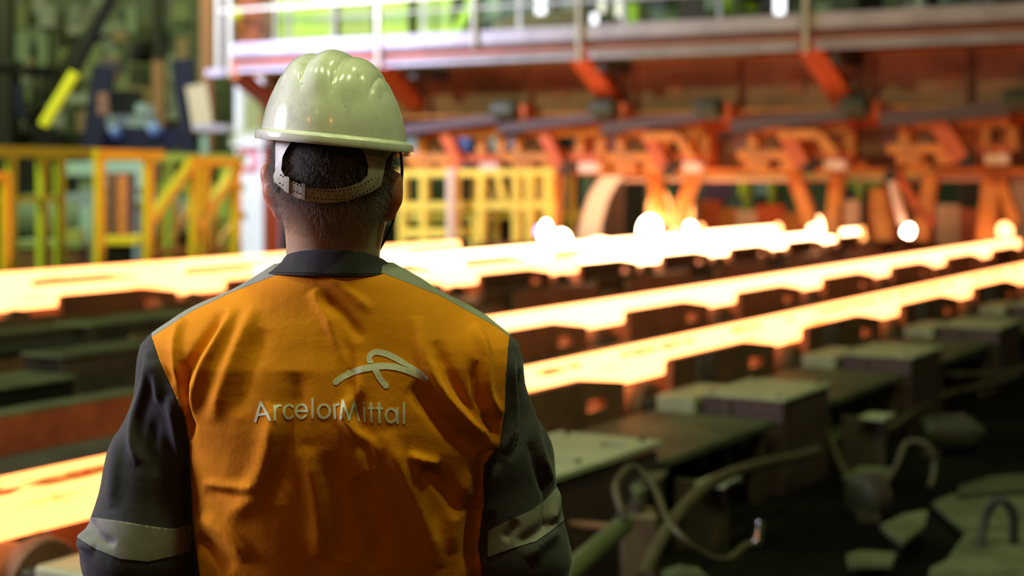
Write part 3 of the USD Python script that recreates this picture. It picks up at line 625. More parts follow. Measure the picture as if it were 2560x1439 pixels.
for i, (px, py, lab) in enumerate(((2155, 575, 'upper orange glowing drop at the cut end'), (2158, 592, 'lower orange glowing drop at the cut end'))):
    p = on_u(px, py, 25.0); s_ = trimesh.creation.icosphere(2, .05); s_.apply_scale((1, 1, 1.2)); s_.apply_translation(p); solo('slag_drop', s_, flame_orange, lab, 'slag', plant=True, smooth=True)
for i, (px, py, hh, rr) in enumerate(((1648, 560, .55, .2), (1710, 565, .5, .16))):
    flame(('left' if i == 0 else 'right') + ' orange flame glow rising above the middle of the billets', px, py, 22.4 + .3 * i, hh, rr, flame_orange)
# heated steel standing behind the billets at right
t = Thing('crop_end_box', 'row of orange glowing-red plates standing behind the billets at right', 'box', on_u(1900, 600, 26.75), plant=True)
for x0, x1, y0, y1, m in ((1745, 1800, 500, 580, red_paint), (1800, 1840, 520, 585, orange_paint), (1840, 1890, 525, 590, peach), (1890, 1960, 510, 590, red_paint), (1960, 2000, 530, 590, orange_paint), (2110, 2150, 500, 600, peach), (2170, 2240, 505, 600, red_paint), (2340, 2400, 510, 600, peach), (2400, 2460, 520, 600, red_paint), (2000, 2110, 535, 598, red_paint), (2240, 2340, 495, 600, rust_red), (2460, 2530, 470, 600, orange_paint), (2530, 2600, 455, 600, peach), (1640, 1700, 520, 590, orange_paint), (1500, 1560, 430, 600, peach), (1560, 1600, 430, 560, slate)):
    a, b = on_u(x0, y0, 26.75), on_u(x1, y1, 26.75); t.add('plate', bx(26.75, 26.85, a[1], b[1], 0, a[2], .01), m)

# ================================================================ yellow railings
def railing(name, label, U=None, Wc=None, posts=(), rails=(), wpx=20, m=yellow_paint, diag=(), zb=0.0, cat='railing'):
    f = (lambda x, y: on_u(x, y, U)) if U is not None else (lambda x, y: on_w(x, y, Wc))
    t = Thing(name, label, cat, f(posts[0][0], 600) * (1, 1, 0), plant=True)
    for x, y in posts:
        p = f(x, y); s_ = wpx * np.linalg.norm(p[:2]) / FPX / 2 * .8; t.add('post', bx(p[0] - s_, p[0] + s_, p[1] - s_, p[1] + s_, zb, p[2], .006), m)
    for a, b, k in rails: A, B_ = f(*a), f(*b); t.add('rail', bar(A, B_, k * np.linalg.norm(A[:2]) / FPX * .7, k * np.linalg.norm(A[:2]) / FPX), m)
    for a, b, k in diag: A, B_ = f(*a), f(*b); t.add('brace', bar(A, B_, k * np.linalg.norm(A[:2]) / FPX, k * np.linalg.norm(A[:2]) / FPX * .6, up=(1, 0, 0)), m)
    return t
railing('railing', 'long lime-lit yellow railing at far left, behind all the billets', Wc=15.2, posts=[(28, 382), (105, 382), (150, 382)], rails=[((-20, 378), (235, 382), 26), ((-20, 500), (160, 496), 14)], wpx=26, m=mat('yellow_green', (0.42, 0.48, 0.03), 0.5))
railing('railing', 'green railing behind the stair, ending at the white column', Wc=16.5, posts=[(420, 392), (560, 395)], rails=[((230, 392), (610, 395), 22), ((400, 470), (610, 468), 18), ((500, 545), (610, 540), 20)], wpx=22, m=lime_paint)
railing('railing', 'orange yellow gate frame in the middle of the left railings', Wc=13.6, posts=[(248, 382), (370, 386)], rails=[((238, 384), (405, 388), 24)], wpx=26)
railing('railing', 'short orange post railing at the left edge', Wc=13.2, posts=[(14, 440)], rails=[((-30, 440), (22, 440), 20)], wpx=26)
railing('stair_railing', 'yellow stair railing with two slanted bars, left of the white column', Wc=13.9, posts=[(485, 402), (512, 402), (590, 405)], rails=[((470, 402), (598, 406), 22)], diag=[((480, 405), (365, 565), 26), ((598, 412), (482, 578), 28)], wpx=24, cat='railing')
railing('stair_railing', 'thin rear stair railing seen behind the slanted yellow bars', Wc=15.0, posts=[(405, 480), (540, 470), (440, 500)], rails=[((380, 632), (600, 622), 20)], diag=[((482, 500), (430, 600), 12), ((600, 530), (540, 620), 12)], wpx=12, m=mat('dull_orange', (0.5, 0.25, 0.03), 0.5))
railing('railing', 'bright yellow railing right of the worker\'s head, behind the farthest billet', U=20.45, posts=[(1008, 432), (1062, 430), (1140, 430), (1205, 432), (1292, 430), (1325, 430), (1372, 432)], rails=[((1000, 434), (1385, 430), 16), ((1000, 515), (1385, 512), 20), ((1000, 582), (1200, 580), 22)], wpx=24, m=yellow_bright, diag=[((1245, 440), (1262, 500), 14)])
railing('railing', 'second yellow railing behind the first, right of the worker\'s head', U=22.3, posts=[(1185, 440), (1240, 440), (1350, 440), (1430, 440)], rails=[((1000, 540), (1450, 536), 14)], wpx=16, m=yellow_bright)
railing('railing', 'distant olive railing behind the torch station at right', U=27.0, posts=[(1868, 438), (1930, 440), (2150, 440)], rails=[((1560, 445), (2300, 442), 14)], wpx=20, m=lime_paint)
railing('column_post', 'pale pink post standing among the yellow railings right of the worker', U=20.2, posts=[(1130, 425)], rails=[((1118, 428), (1142, 428), 12)], wpx=26, m=peach, cat='post')

# ================================================================ background at depth
def pb(t, name, x0, y0, x1, y1, Y, d, m, under=None, bev=.01, **kw):
    """A block seen between two pixels at distance Y, d deep."""
    a, b = at_y(x0, y0, Y), at_y(x1, y1, Y); return t.add(name, bx(a[0], b[0], Y, Y + d, a[2], b[2], bev), m, under=under, **kw)
def pbar(t, name, a, b, wpx, Y, d, m, Y2=None): return t.add(name, bar(at_y(*a, Y), at_y(*b, Y2 or Y), wpx * Y / FPX, d, up=(0, 1, 0) if False else (0, 0, 1)), m)
def T2(name, label, cat, x, y, Y): return Thing(name, label, cat, at_y(x, y, Y) * (1, 1, 0))
def ground(px, Y): return HY + HC * FPX / Y
# cabinets and posts beyond the left railings
t = T2('control_cabinet', 'grey green control cabinet behind the orange gate frame at left', 'cabinet', 215, 600, 24.5); Y = 24.5
pb(t, 'body', 196, 440, 236, ground(215, Y), Y, .5, teal_grey); pb(t, 'hood', 165, 405, 240, 440, Y - .1, .6, mint); pb(t, 'shelf', 160, 482, 200, 505, Y, .3, teal_grey); pb(t, 'door', 200, 520, 230, 600, Y - .03, .03, mint)
t = T2('brown_cabinet', 'rust brown locker standing inside the orange gate frame', 'locker', 290, 600, 24.0); Y = 24.0
pb(t, 'body', 265, 430, 320, 590, Y, .5, brown_paint); pb(t, 'door', 270, 440, 290, 585, Y - .03, .03, brown_paint); pb(t, 'door', 294, 440, 316, 585, Y - .03, .03, orange_paint); pb(t, 'plinth', 262, 590, 345, 612, Y - .1, .6, yellow_paint); pb(t, 'foot', 268, 612, 318, ground(1, Y), Y, .4, black_steel)
t = T2('mint_panel', 'mint green machine panel between locker and railing', 'panel', 345, 500, 27); Y = 27
pb(t, 'body', 255, 404, 360, 470, Y, .4, mint); pb(t, 'arm', 290, 488, 350, 508, Y - .1, .3, mint); pb(t, 'stand', 320, 470, 345, ground(1, Y), Y, .3, teal_grey)
t = T2('low_bench', 'low green bench along the floor at far left', 'bench', 110, 610, 22.5); Y = 22.5
pb(t, 'top', 30, 602, 205, 622, Y, .7, mat('bench_green', (0.22, 0.26, 0.1), 0.6)); pb(t, 'front', 34, 622, 200, ground(1, Y), Y + .05, .5, brown_paint); pb(t, 'box', 160, 575, 200, 602, Y + .1, .3, mat('olive_box', (0.3, 0.3, 0.06), 0.6))
t = T2('green_tank', 'long dark green tank behind the left railings', 'tank', 110, 560, 28.6)
t.add('shell', lathe([(.3, 0), (.42, .04), (.42, .96), (.3, 1)], 24, at_y(40, 545, 28.6), at_y(530, 545, 28.6)), mat('tank_green', (0.1, 0.14, 0.05), 0.6), smooth=40); pb(t, 'cradle', 100, 580, 130, ground(1, 28.6), 28.5, .3, black_steel); pb(t, 'cradle', 480, 580, 510, ground(1, 28.6), 28.5, .3, black_steel)
t = T2('lime_box', 'small lime green box low behind the stair railing', 'box', 570, 540, 25); pb(t, 'body', 542, 528, 600, 552, 25, .3, lime_paint); pb(t, 'stand', 560, 552, 580, ground(1, 25), 25.05, .2, brown_paint); pb(t, 'lid', 542, 510, 596, 526, 25, .3, brown_paint)
# dark machinery in the upper left
t = T2('blue_machine', 'dark navy machine frame with round gauge, above the left railings', 'machine', 350, 380, 31); Y = 31
pbar(t, 'leg', (262, 165), (218, 480), 34, Y, .4, navy); pbar(t, 'leg', (455, 150), (505, 480), 40, Y, .4, navy); pb(t, 'foot', 200, 475, 236, ground(1, Y), Y - .1, .6, black_steel); pb(t, 'foot', 485, 475, 525, ground(1, Y), Y - .1, .6, black_steel); pb(t, 'cross_beam', 226, 318, 490, 372, Y, .4, navy); pb(t, 'rear_panel', 262, 225, 350, 290, Y + .6, .3, black_steel)
pb(t, 'rust_plate', 243, 232, 270, 288, Y - .15, .12, mat('rust_plate', (0.22, 0.1, 0.06), 0.7)); pb(t, 'head', 250, 150, 294, 182, Y - .1, .5, slate)
t.add('gauge', rod(at_y(352, 272, Y - .2), at_y(352, 272, Y), .11, 24), mint); t.add('gauge', rod(at_y(374, 276, Y - .2), at_y(374, 276, Y), .09, 24), teal_grey); pb(t, 'tray', 250, 288, 385, 318, Y - .1, .4, teal_grey)
t.add('valve', lathe([(.05, 0), (.14, .1), (.14, .9), (.05, 1)], 16, at_y(372, 330, Y - .2), at_y(400, 318, Y - .2)), blue_paint); t.add('valve', lathe([(.05, 0), (.13, .1), (.13, .9), (.05, 1)], 16, at_y(278, 335, Y - .2), at_y(300, 325, Y - .2)), blue_paint)
t = T2('cream_board', 'cream board leaning on the navy machine frame', 'board', 500, 330, 30); t.add('sheet', bar(at_y(490, 212, 30), at_y(508, 322, 30), .38, .06, up=(0, 1, 0)), cream); pb(t, 'rest', 480, 324, 535, 332, 30, .2, brown_paint); pb(t, 'stand', 500, 332, 520, ground(1, 30), 30.1, .2, mint)
t = T2('yellow_bar', 'bright yellow slanted bar in the upper left', 'bar', 150, 380, 29); t.add('tube', rod(at_y(188, 182, 29), at_y(108, 314, 29), .1, 14), lemon_paint); t.add('support', rod(at_y(112, 316, 29.2), at_y(106, ground(1, 29.2), 29.2), .07), black_steel); t.add('upper_arm', rod(at_y(188, 176, 29.1), at_y(285, -20, 29.1), .11), black_steel)
t = T2('hall_column', 'dark steel column at the far left of the hall', 'column', 12, 380, 33); pb(t, 'shaft', -14, -60, 26, ground(1, 33), 33, .35, black_steel); pb(t, 'flange', -20, 150, 40, 165, 32.9, .5, black_steel)
t = T2('hall_column', 'dark steel column above the navy machine', 'column', 394, 380, 36); pb(t, 'shaft', 384, -60, 402, 140, 36, .3, black_steel); pb(t, 'lower_shaft', 380, 140, 408, ground(1, 36), 36.05, .4, mat('rust_column', (0.15, 0.06, 0.025), 0.7)); pb(t, 'joint', 380, 125, 410, 145, 35.95, .45, black_steel)
t = T2('roof_brace', 'dark diagonal brace crossing the upper left of the hall', 'brace', 230, 100, 36); pbar(t, 'bar', (290, -30), (214, 95), 20, 36, .2, black_steel); pbar(t, 'bar', (220, 85), (60, 300), 18, 36.4, .2, black_steel); pb(t, 'gusset', 200, 80, 226, 104, 35.9, .2, black_steel)
t = T2('dark_press', 'black press frame behind the yellow bar at left', 'machine', 60, 380, 34); pb(t, 'column', -20, 180, 24, ground(1, 34), 34, .8, black_steel); pb(t, 'beam', 20, 165, 170, 185, 34, .8, black_steel); pb(t, 'bed', -20, 330, 200, ground(1, 34), 34.2, .8, black_steel); pb(t, 'blue_motor', -5, 250, 28, 282, 33.7, .3, blue_paint); pb(t, 'guide', 36, 210, 56, 300, 33.9, .2, navy)
# shelving of pale and rusty crates against the back wall
rg = np.random.default_rng(11); crate = [mat('crate_%s' % n, c, .75) for n, c in (('grey', (.2, .21, .17)), ('sage', (.2, .24, .15)), ('rust', (.24, .15, .09)), ('stone', (.27, .27, .24)), ('olive', (.17, .18, .08)))]
t = T2('storage_rack', 'tall rack of dim grey and rusty panels along the back wall at upper left', 'rack', 250, 380, 44); Y = 44
for i in range(60):
    x0, y0 = rg.uniform(-40, 500), rg.uniform(-40, 330); ww, hh = rg.uniform(24, 70), rg.uniform(24, 90)
    pb(t, 'panel', x0, y0, x0 + ww, y0 + hh, Y + rg.uniform(0, 1.2), .2, crate[rg.integers(5)])
for y in (60, 160, 260): pb(t, 'shelf', -60, y, 520, y + 5, Y + .9, .4, crate[4])
for x in (-40, 130, 300, 470): pb(t, 'upright', x, -60, x + 6, ground(1, Y), Y + 1.3, .2, crate[4])
# behind the upper walkway
t = T2('red_column', 'red brown column behind the left end of the walkway', 'column', 620, 300, 33); pb(t, 'shaft', 592, -60, 668, ground(1, 33), 33, .5, mat('column_red', (0.3, 0.06, 0.03), 0.6)); pb(t, 'flange', 500, -60, 530, ground(1, 33), 33.2, .3, mat('column_rust', (0.25, 0.09, 0.04), 0.6)); pb(t, 'gusset', 655, -60, 680, 110, 32.9, .2, brown_paint)
p = at_y(588, 36, 31.5); t = Thing('signal_lamp', 'round yellow signal lamp beside the red column', 'lamp', p); t.add('lens', lathe([(.08, 0), (.14, .2), (.14, .7), (.06, 1)], 20, p, p - (0, .2, 0)), lemon_paint, smooth=50); t.add('bracket', rod(p + (0, .0, 0), p + (.1, 1.5, 0), .04), slate)
lime_screen = mat('lime_screen', (0.32, 0.42, 0.07), 0.5, 0.0, (0.4, 0.5, 0.16), 0.8)
LP = [((690, -60, 835, 115), 'left lime green panel'), ((850, -60, 930, 110), 'dull lime panel'), ((940, -60, 1020, 105), 'bright lime panel'), ((1045, -60, 1085, 102), 'narrow lime panel'), ((1092, -60, 1130, 98), 'rightmost lime panel')]
for i, (b, lab) in enumerate(LP):
    t = T2('lime_screen', lab + (' behind the worker\'s hard hat, above the walkway' if i == 1 else ' behind the walkway railing' if i else ' behind the left end of the walkway'), 'screen', b[0], 100, 37); m = lime_screen if i != 1 else mat('lime_dull', (0.3, 0.34, 0.13), 0.6)
    pb(t, 'sheet', *b, 37 + .1 * i, .08, m); pb(t, 'frame', b[0], b[3], b[2], b[3] + 8, 36.95 + .1 * i, .15, teal_grey); pb(t, 'frame', b[0], 40, b[2], 52, 36.95 + .1 * i, .1, mint); pb(t, 'leg', b[0], b[3] + 8, b[0] + 10, ground(1, 37), 37, .1, slate)
t = T2('lime_stair', 'yellow green slanted stair stringer above the walkway', 'stair', 1150, 90, 36); pbar(t, 'stringer', (1130, 100), (1200, -40), 22, 36, .2, lime_paint); pbar(t, 'stringer', (1160, 100), (1232, -40), 10, 36.5, .2, lime_paint)
for k in range(5): pb(t, 'step', 1140 + 15 * k, 80 - 30 * k, 1168 + 15 * k, 86 - 30 * k, 36.1, .5, teal_grey)
pb(t, 'leg', 1128, 100, 1140, ground(1, 36), 36, .2, slate)
t = T2('pipe_stack', 'brown grey bundle of pipes lying behind the walkway edge', 'pipes', 1330, 60, 30)
for k in range(6): t.add('pipe', rod(at_y(1235 + 20 * k, 72 - 7 * (k % 3), 30 + .25 * k), at_y(1440, 66 - 7 * (k % 3) - 3 * k, 30.3 + .25 * k), .13, 14), brown_paint if k % 2 else mat('pipe_khaki', (0.3, 0.28, 0.16), 0.6))
pb(t, 'rack', 1240, 90, 1440, 110, 29.8, 2.0, slate)
for x in (1245, 1430): pb(t, 'leg', x, 110, x + 10, ground(1, 30), 30, .2, slate)
t = T2('crane_cab', 'dark blue grey crane cab above the walkway, right of the lime panels', 'cab', 1280, 60, 35); pb(t, 'body', 1205, -80, 1335, 62, 35, 1.0, mat('cab_blue', (0.05, 0.07, 0.08), 0.5)); pb(t, 'window', 1222, -60, 1250, 40, 34.97, .05, teal_grey); pb(t, 'window', 1376, -60, 1400, 50, 35.2, .05, slate); pb(t, 'side', 1370, -80, 1440, 60, 35.3, .6, mat('cab_grey', (0.16, 0.17, 0.19), 0.5)); pb(t, 'post', 1290, 62, 1310, ground(1, 35), 35.4, .3, slate)
tube_lit = emit('tube_light', (0.95, 0.97, 1.0), 2.4); tube_warm = emit('tube_light_warm', (1.0, 1.0, 0.75), 1.2)
for x0, x1, y0, y1, m, lab in ((1340, 1364, -40, 46, tube_lit, 'bright white upright tube light above the walkway'), (1538, 1562, -40, 40, tube_warm, 'dim upright tube light right of the bright one'), (1496, 1514, -40, 30, tube_warm, 'faint green tube light between two brighter ones'), (1938, 1962, -10, 34, tube_lit, 'short white tube light far right above the walkway'), (1478, 1494, 34, 58, tube_lit, 'small white lamp low on the walkway edge')):
    t = T2('tube_light', lab, 'lamp', x0, y0, 33); pb(t, 'tube', x0, y0, x1, y1, 33, .12, m); pb(t, 'fitting', x0 - 4, y0 - 30, x1 + 4, y1 + 4, 33.13, .08, slate); pb(t, 'stand', (x0 + x1) / 2 - 3, y1 + 4, (x0 + x1) / 2 + 3, ground(1, 33), 33.15, .06, slate)
t = T2('grey_machinery', 'jumble of grey machine housings above the walkway at right', 'machine', 1700, 50, 34)
for i in range(26):
    x0 = rg.uniform(1420, 2560); y0 = rg.uniform(-60, 10); ww = rg.uniform(20, 90)
    pb(t, 'housing', x0, y0, x0 + ww, y0 + rg.uniform(30, 100), 34 + rg.uniform(0, 2.5), .5, (slate, teal_grey, black_steel, crate[3], lime_paint, crate[1])[rg.integers(6)])
pb(t, 'base', 1420, 72, 2600, 110, 34.2, 2.8, black_steel)
for x in (1430, 1900, 2500): pb(t, 'leg', x, 110, x + 20, ground(1, 34), 34.5, .4, black_steel)
t = T2('far_machine', 'dim green and brown machine wall seen through the torch legs', 'machine', 1900, 500, 32)
for x0, x1, y0, y1, m in ((1010, 1090, 445, 500, mat('far_teal', (0.12, 0.17, 0.12), 0.7)), (1090, 1200, 445, 505, mat('far_green', (0.13, 0.18, 0.08), 0.7)), (1200, 1300, 440, 520, teal_grey), (1000, 1450, 522, 566, lime_paint), (1000, 1450, 566, 600, brown_paint), (1570, 1610, 440, 560, slate), (1540, 1600, 500, 530, lime_paint), (1690, 1720, 440, 480, navy), (1760, 1830, 440, 500, mat('plum', (0.14, 0.05, 0.05), 0.7)), (1850, 1880, 430, 490, lemon_paint), (1880, 1925, 435, 490, mint), (1925, 1935, 435, 490, lime_paint), (2110, 2200, 450, 470, lime_paint), (2120, 2200, 470, 500, slate), (2400, 2560, 440, 510, brown_paint), (1000, 1500, 250, 440, black_steel), (1500, 2600, 250, 440, brown_paint)):
    pb(t, 'panel', x0, y0, x1, y1 if y1 < 590 else ground(1, 32), 32 + (.4 if y0 < 300 else rg.uniform(0, .3)), .1, m)
for x in (1020, 1440, 1800, 2300): pb(t, 'frame', x, 430, x + 14, ground(1, 32), 32.45, .2, black_steel)

# ================================================================ the worker
S = 2.30 / FPX                      # metres per pixel in the plane of his body
YC = 2.30
def wx(px): return (px - 1280) * S
def wz(py): return HC - (py - HY) * S
def wp(px, py, dy=0.0):
    """The point seen at a pixel, dy behind the plane of his body."""
    return at_y(px, py, YC + dy)

skin = usdkit.material(stage, '/World/Looks/skin', {
    'tc': ('geometry', {}), 'sx': ('separate_xyz', {}), 'n': ('noise_texture', dict(scale=90.0, detail=4.0)), 'big': ('noise_texture', dict(scale=14.0, detail=2.0)),
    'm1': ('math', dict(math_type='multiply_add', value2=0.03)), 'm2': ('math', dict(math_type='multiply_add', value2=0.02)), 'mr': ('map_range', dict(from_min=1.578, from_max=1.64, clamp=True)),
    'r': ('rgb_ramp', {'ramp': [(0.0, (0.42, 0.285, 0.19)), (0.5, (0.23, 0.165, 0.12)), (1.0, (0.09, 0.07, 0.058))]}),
    'bn': ('noise_texture', dict(scale=420.0, detail=2.0)), 'b': ('bump', dict(strength=0.25, distance=0.001)),
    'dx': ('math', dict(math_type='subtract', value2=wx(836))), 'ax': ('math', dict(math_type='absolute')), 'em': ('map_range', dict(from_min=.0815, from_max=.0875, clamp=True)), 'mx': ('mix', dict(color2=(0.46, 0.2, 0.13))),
    'p': ('principled_bsdf', dict(roughness=0.5, subsurface_weight=0.4, subsurface_scale=0.011, specular_ior_level=0.4))},
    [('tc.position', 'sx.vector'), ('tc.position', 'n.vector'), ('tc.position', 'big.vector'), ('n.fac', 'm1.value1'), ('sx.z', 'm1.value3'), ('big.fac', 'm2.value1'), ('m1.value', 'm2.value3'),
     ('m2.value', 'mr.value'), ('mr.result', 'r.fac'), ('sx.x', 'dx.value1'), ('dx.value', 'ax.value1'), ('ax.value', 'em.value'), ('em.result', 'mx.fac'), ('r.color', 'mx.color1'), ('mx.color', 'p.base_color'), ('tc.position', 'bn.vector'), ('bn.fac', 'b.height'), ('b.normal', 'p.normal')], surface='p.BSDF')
def cloth(name, c1, c2, sheen=0.15, rough=0.85):
    """Twill: fine diagonal weave, slight fading."""
    return usdkit.material(stage, '/World/Looks/' + name, {
        'tc': ('geometry', {}), 'n': ('noise_texture', dict(scale=9.0, detail=5.0, roughness=0.6)), 'r': ('rgb_ramp', {'ramp': [(0.35, c1), (0.65, c2)]}),
        'w': ('noise_texture', dict(scale=900.0, detail=2.0)), 'b': ('bump', dict(strength=0.35, distance=0.0006)), 'n2': ('noise_texture', dict(scale=55.0, detail=3.0)), 'b2': ('bump', dict(strength=0.25, distance=0.004)),
        'p': ('principled_bsdf', dict(roughness=rough, sheen_weight=sheen, sheen_roughness=0.4, specular_ior_level=0.2))},
        [('tc.position', 'n.vector'), ('n.fac', 'r.fac'), ('r.color', 'p.base_color'), ('tc.position', 'w.vector'), ('tc.position', 'n2.vector'), ('n2.fac', 'b2.height'), ('b2.normal', 'b.normal'), ('w.fac', 'b.height'), ('b.normal', 'p.normal')], surface='p.BSDF')
orange_cloth = cloth('orange_cloth', (0.68, 0.222, 0.001), (0.74, 0.25, 0.0015), sheen=0.02)
grey_cloth = cloth('grey_cloth', (0.036, 0.033, 0.039), (0.047, 0.043, 0.049))
trouser_cloth = cloth('trouser_cloth', (0.06, 0.055, 0.065), (0.075, 0.07, 0.08))
pale_piping = cloth('yoke_cloth', (0.25, 0.245, 0.22), (0.29, 0.285, 0.26))
silver_tape = mat('reflective_tape', (0.155, 0.146, 0.136), 0.8, 0.0, (0.18, 0.17, 0.158), 40.0, bump=0.15, bscale=500, bdist=0.0005)
print_white = mat('print_white', (0.72, 0.70, 0.62), 0.7, 0, (0.5, 0.46, 0.38), 160.0, lo=0.5, hi=0.85)
thread = mat('thread', (0.03, 0.028, 0.03), 0.8)
hat_white = usdkit.material(stage, '/World/Looks/hat_white', {
    'tc': ('geometry', {}), 'n': ('noise_texture', dict(scale=7.0, detail=6.0, roughness=0.7)), 'r': ('rgb_ramp', {'ramp': [(0.3, (0.62, 0.61, 0.53)), (0.6, (0.74, 0.735, 0.66))]}),
    'mp': ('mapping', dict(scale=(2.2, 2.0, 0.6))), 's': ('noise_texture', dict(scale=95.0, detail=6.0, roughness=0.72)), 'sr': ('rgb_ramp', {'ramp': [(0.625, (0, 0, 0)), (0.69, (1, 1, 1))]}),
    's2': ('noise_texture', dict(scale=24.0, detail=5.0, roughness=0.7)), 'sr2': ('rgb_ramp', {'ramp': [(0.52, (0, 0, 0)), (0.78, (0.5, 0.5, 0.5))]}),
    'mx': ('mix', dict(color2=(0.16, 0.15, 0.12))), 'mx2': ('mix', dict(color2=(0.3, 0.29, 0.24))),
    'bn': ('noise_texture', dict(scale=30.0, detail=4.0)), 'b': ('bump', dict(strength=0.08, distance=0.002)),
    'p': ('principled_bsdf', dict(roughness=0.2, coat_weight=0.25, coat_roughness=0.08))},
    [('tc.position', 'n.vector'), ('n.fac', 'r.fac'), ('tc.position', 'mp.vector'), ('mp.vector', 's.vector'), ('s.fac', 'sr.fac'), ('tc.position', 's2.vector'), ('s2.fac', 'sr2.fac'),
     ('r.color', 'mx2.color1'), ('sr2.color', 'mx2.fac'), ('mx2.color', 'mx.color1'), ('sr.color', 'mx.fac'), ('mx.color', 'p.base_color'), ('tc.position', 'bn.vector'), ('bn.fac', 'b.height'), ('b.normal', 'p.normal')], surface='p.BSDF')
strap_white = mat('strap_white', (0.58, 0.55, 0.47), 0.45, 0, (0.42, 0.38, 0.32), 60.0, lo=0.4, hi=0.7)
strap_dark = mat('strap_dark', (0.02, 0.017, 0.016), 0.7)
hair_dark = mat('hair_dark', (0.018, 0.014, 0.012), 0.75, 0, (0.05, 0.045, 0.04), 260.0, bump=0.8, bscale=700, bdist=0.002)
boot_black = mat('boot_black', (0.02, 0.018, 0.016), 0.5)
eye_white = mat('eye_white', (0.75, 0.73, 0.7), 0.2)

worker = Thing('person', 'person seen from behind in white hard hat and orange and grey work jacket', 'person', (wx(840), YC, 0))

# ---- body: one continuous figure, face turned a little to the right
HX, HZ = wx(836), wz(398)
yaw = math.radians(-9)
RY = trimesh.transformations.rotation_matrix(yaw, [0, 0, 1])[:3, :3] @ trimesh.transformations.rotation_matrix(math.radians(3), [0, 1, 0])[:3, :3]
HP = np.array([HX, YC + 0.005, HZ])
def hp(x, y, z): return HP + RY @ np.array([x, y, z], float)
SHL, SHR = np.array([wx(472), YC + .005, wz(948)]), np.array([wx(1180), YC + .005, wz(950)])
ELL, ELR = np.array([wx(352), YC - .015, wz(1375)]), np.array([wx(1312), YC - .015, wz(1385)])
WRL, WRR = np.array([wx(400), YC + .19, wz(1660)]), np.array([wx(1270), YC + .19, wz(1670)])
B = Field((wx(90), YC - .26, -.005), (wx(1560), YC + .48, 1.83), 0.0042)
B.ell(hp(0, .0, .0), (.083, .103, .108), 0)
B.ell(hp(0, -.05, -.03), (.068, .06, .07), .03)
B.ell(hp(0, .055, -.085), (.062, .06, .055), .035)           # jaw
B.cone(hp(0, .098, -.125), hp(0, .085, -.12), .02, .028, .02)   # chin
B.cone(hp(0, .098, -.005), hp(0, .118, -.045), .009, .014, .012)  # nose
for s in (-1, 1):
    B.ell(hp(s * .034, .1, .012), (.024, .012, .008), .012)     # brow
    B.ell(hp(s * .034, .102, -.008), (.016, .012, .01), .006, cut=True)
    B.ell(hp(s * .05, .075, -.04), (.025, .025, .022), .015)    # cheek
B.ell(hp(0, .104, -.078), (.022, .01, .006), .006); B.ell(hp(0, .102, -.09), (.02, .01, .007), .006)   # lips
B.ell(hp(0, .118, -.084), (.019, .008, .0015), .002, cut=True)
B.cone((wx(829), YC + .012, wz(480)), (wx(829), YC + .02, wz(700)), .066, .068, .035)     # neck
B.cone((wx(800), YC + .025, wz(800)), SHL + (.03, .01, -.03), .045, .045, .03); B.cone((wx(860), YC + .025, wz(800)), SHR + (-.03, .01, -.03), .045, .045, .03)
B.ell((wx(838), YC + .02, wz(960)), (.17, .09, .13), .03); B.ell((wx(842), YC + .01, wz(1400)), (.155, .1, .26), .04)
B.ell((wx(842), YC + .015, wz(1780)), (.165, .11, .14), .04)
for sh, el, wr, s in ((SHL, ELL, WRL, 1), (SHR, ELR, WRR, -1)):
    B.cone(sh, el, .047, .037, .03); B.cone(el, wr, .038, .026, .015)
    d = (wr - el) / np.linalg.norm(wr - el); side = np.array([s, 0.0, 0]); side -= d * (side @ d); side /= np.linalg.norm(side); pal = np.cross(side, d) * s
    kn = wr + d * .085
    B.cone(wr + d * .02 - side * .012, kn - side * .026, .017, .013, .012); B.cone(wr + d * .02 + side * .012, kn + side * .024, .017, .013, .012); B.cone(wr + d * .02, kn, .017, .015, .01)
    for j, (o, L) in enumerate(((-.03, .062), (-.010, .075), (.011, .07), (.03, .054))):
        p0 = kn + side * o; bend = pal * (-.35 if pal[2] > 0 else .35)
        d1 = d + bend; d1 /= np.linalg.norm(d1); d2 = d + 2.6 * bend; d2 /= np.linalg.norm(d2)
        p1 = p0 + d1 * L * .5; p2 = p1 + d2 * L * .32; p3 = p2 + (d2 + bend) / np.linalg.norm(d2 + bend) * L * .25
        B.cone(p0, p1, .0092, .0085, .004); B.cone(p1, p2, .0085, .0078, .002); B.cone(p2, p3, .0078, .0066, .002)
    t0 = wr + d * .03 + side * .022; t1 = t0 + (d * .6 + side * .75) * .042; t2 = t1 + (d * .95 + side * .2) * .032
    B.cone(t0, t1, .013, .0105, .008); B.cone(t1, t2, .0105, .0085, .003)
HIPL, HIPR = np.array([wx(700), YC + .015, .92]), np.array([wx(985), YC + .015, .92])
KNL, KNR = np.array([wx(670), YC - .0, .5]), np.array([wx(1010), YC + .0, .5])
ANL, ANR = np.array([wx(655), YC - .03, .1]), np.array([wx(1025), YC - .03, .1])
for hi, kn, an in ((HIPL, KNL, ANL), (HIPR, KNR, ANR)):
    B.cone(hi, kn, .08, .055, .03); B.cone(kn, an, .056, .04, .02); B.cone(an - (0, .03, .06), an + (0, .13, -.065), .034, .03, .02)
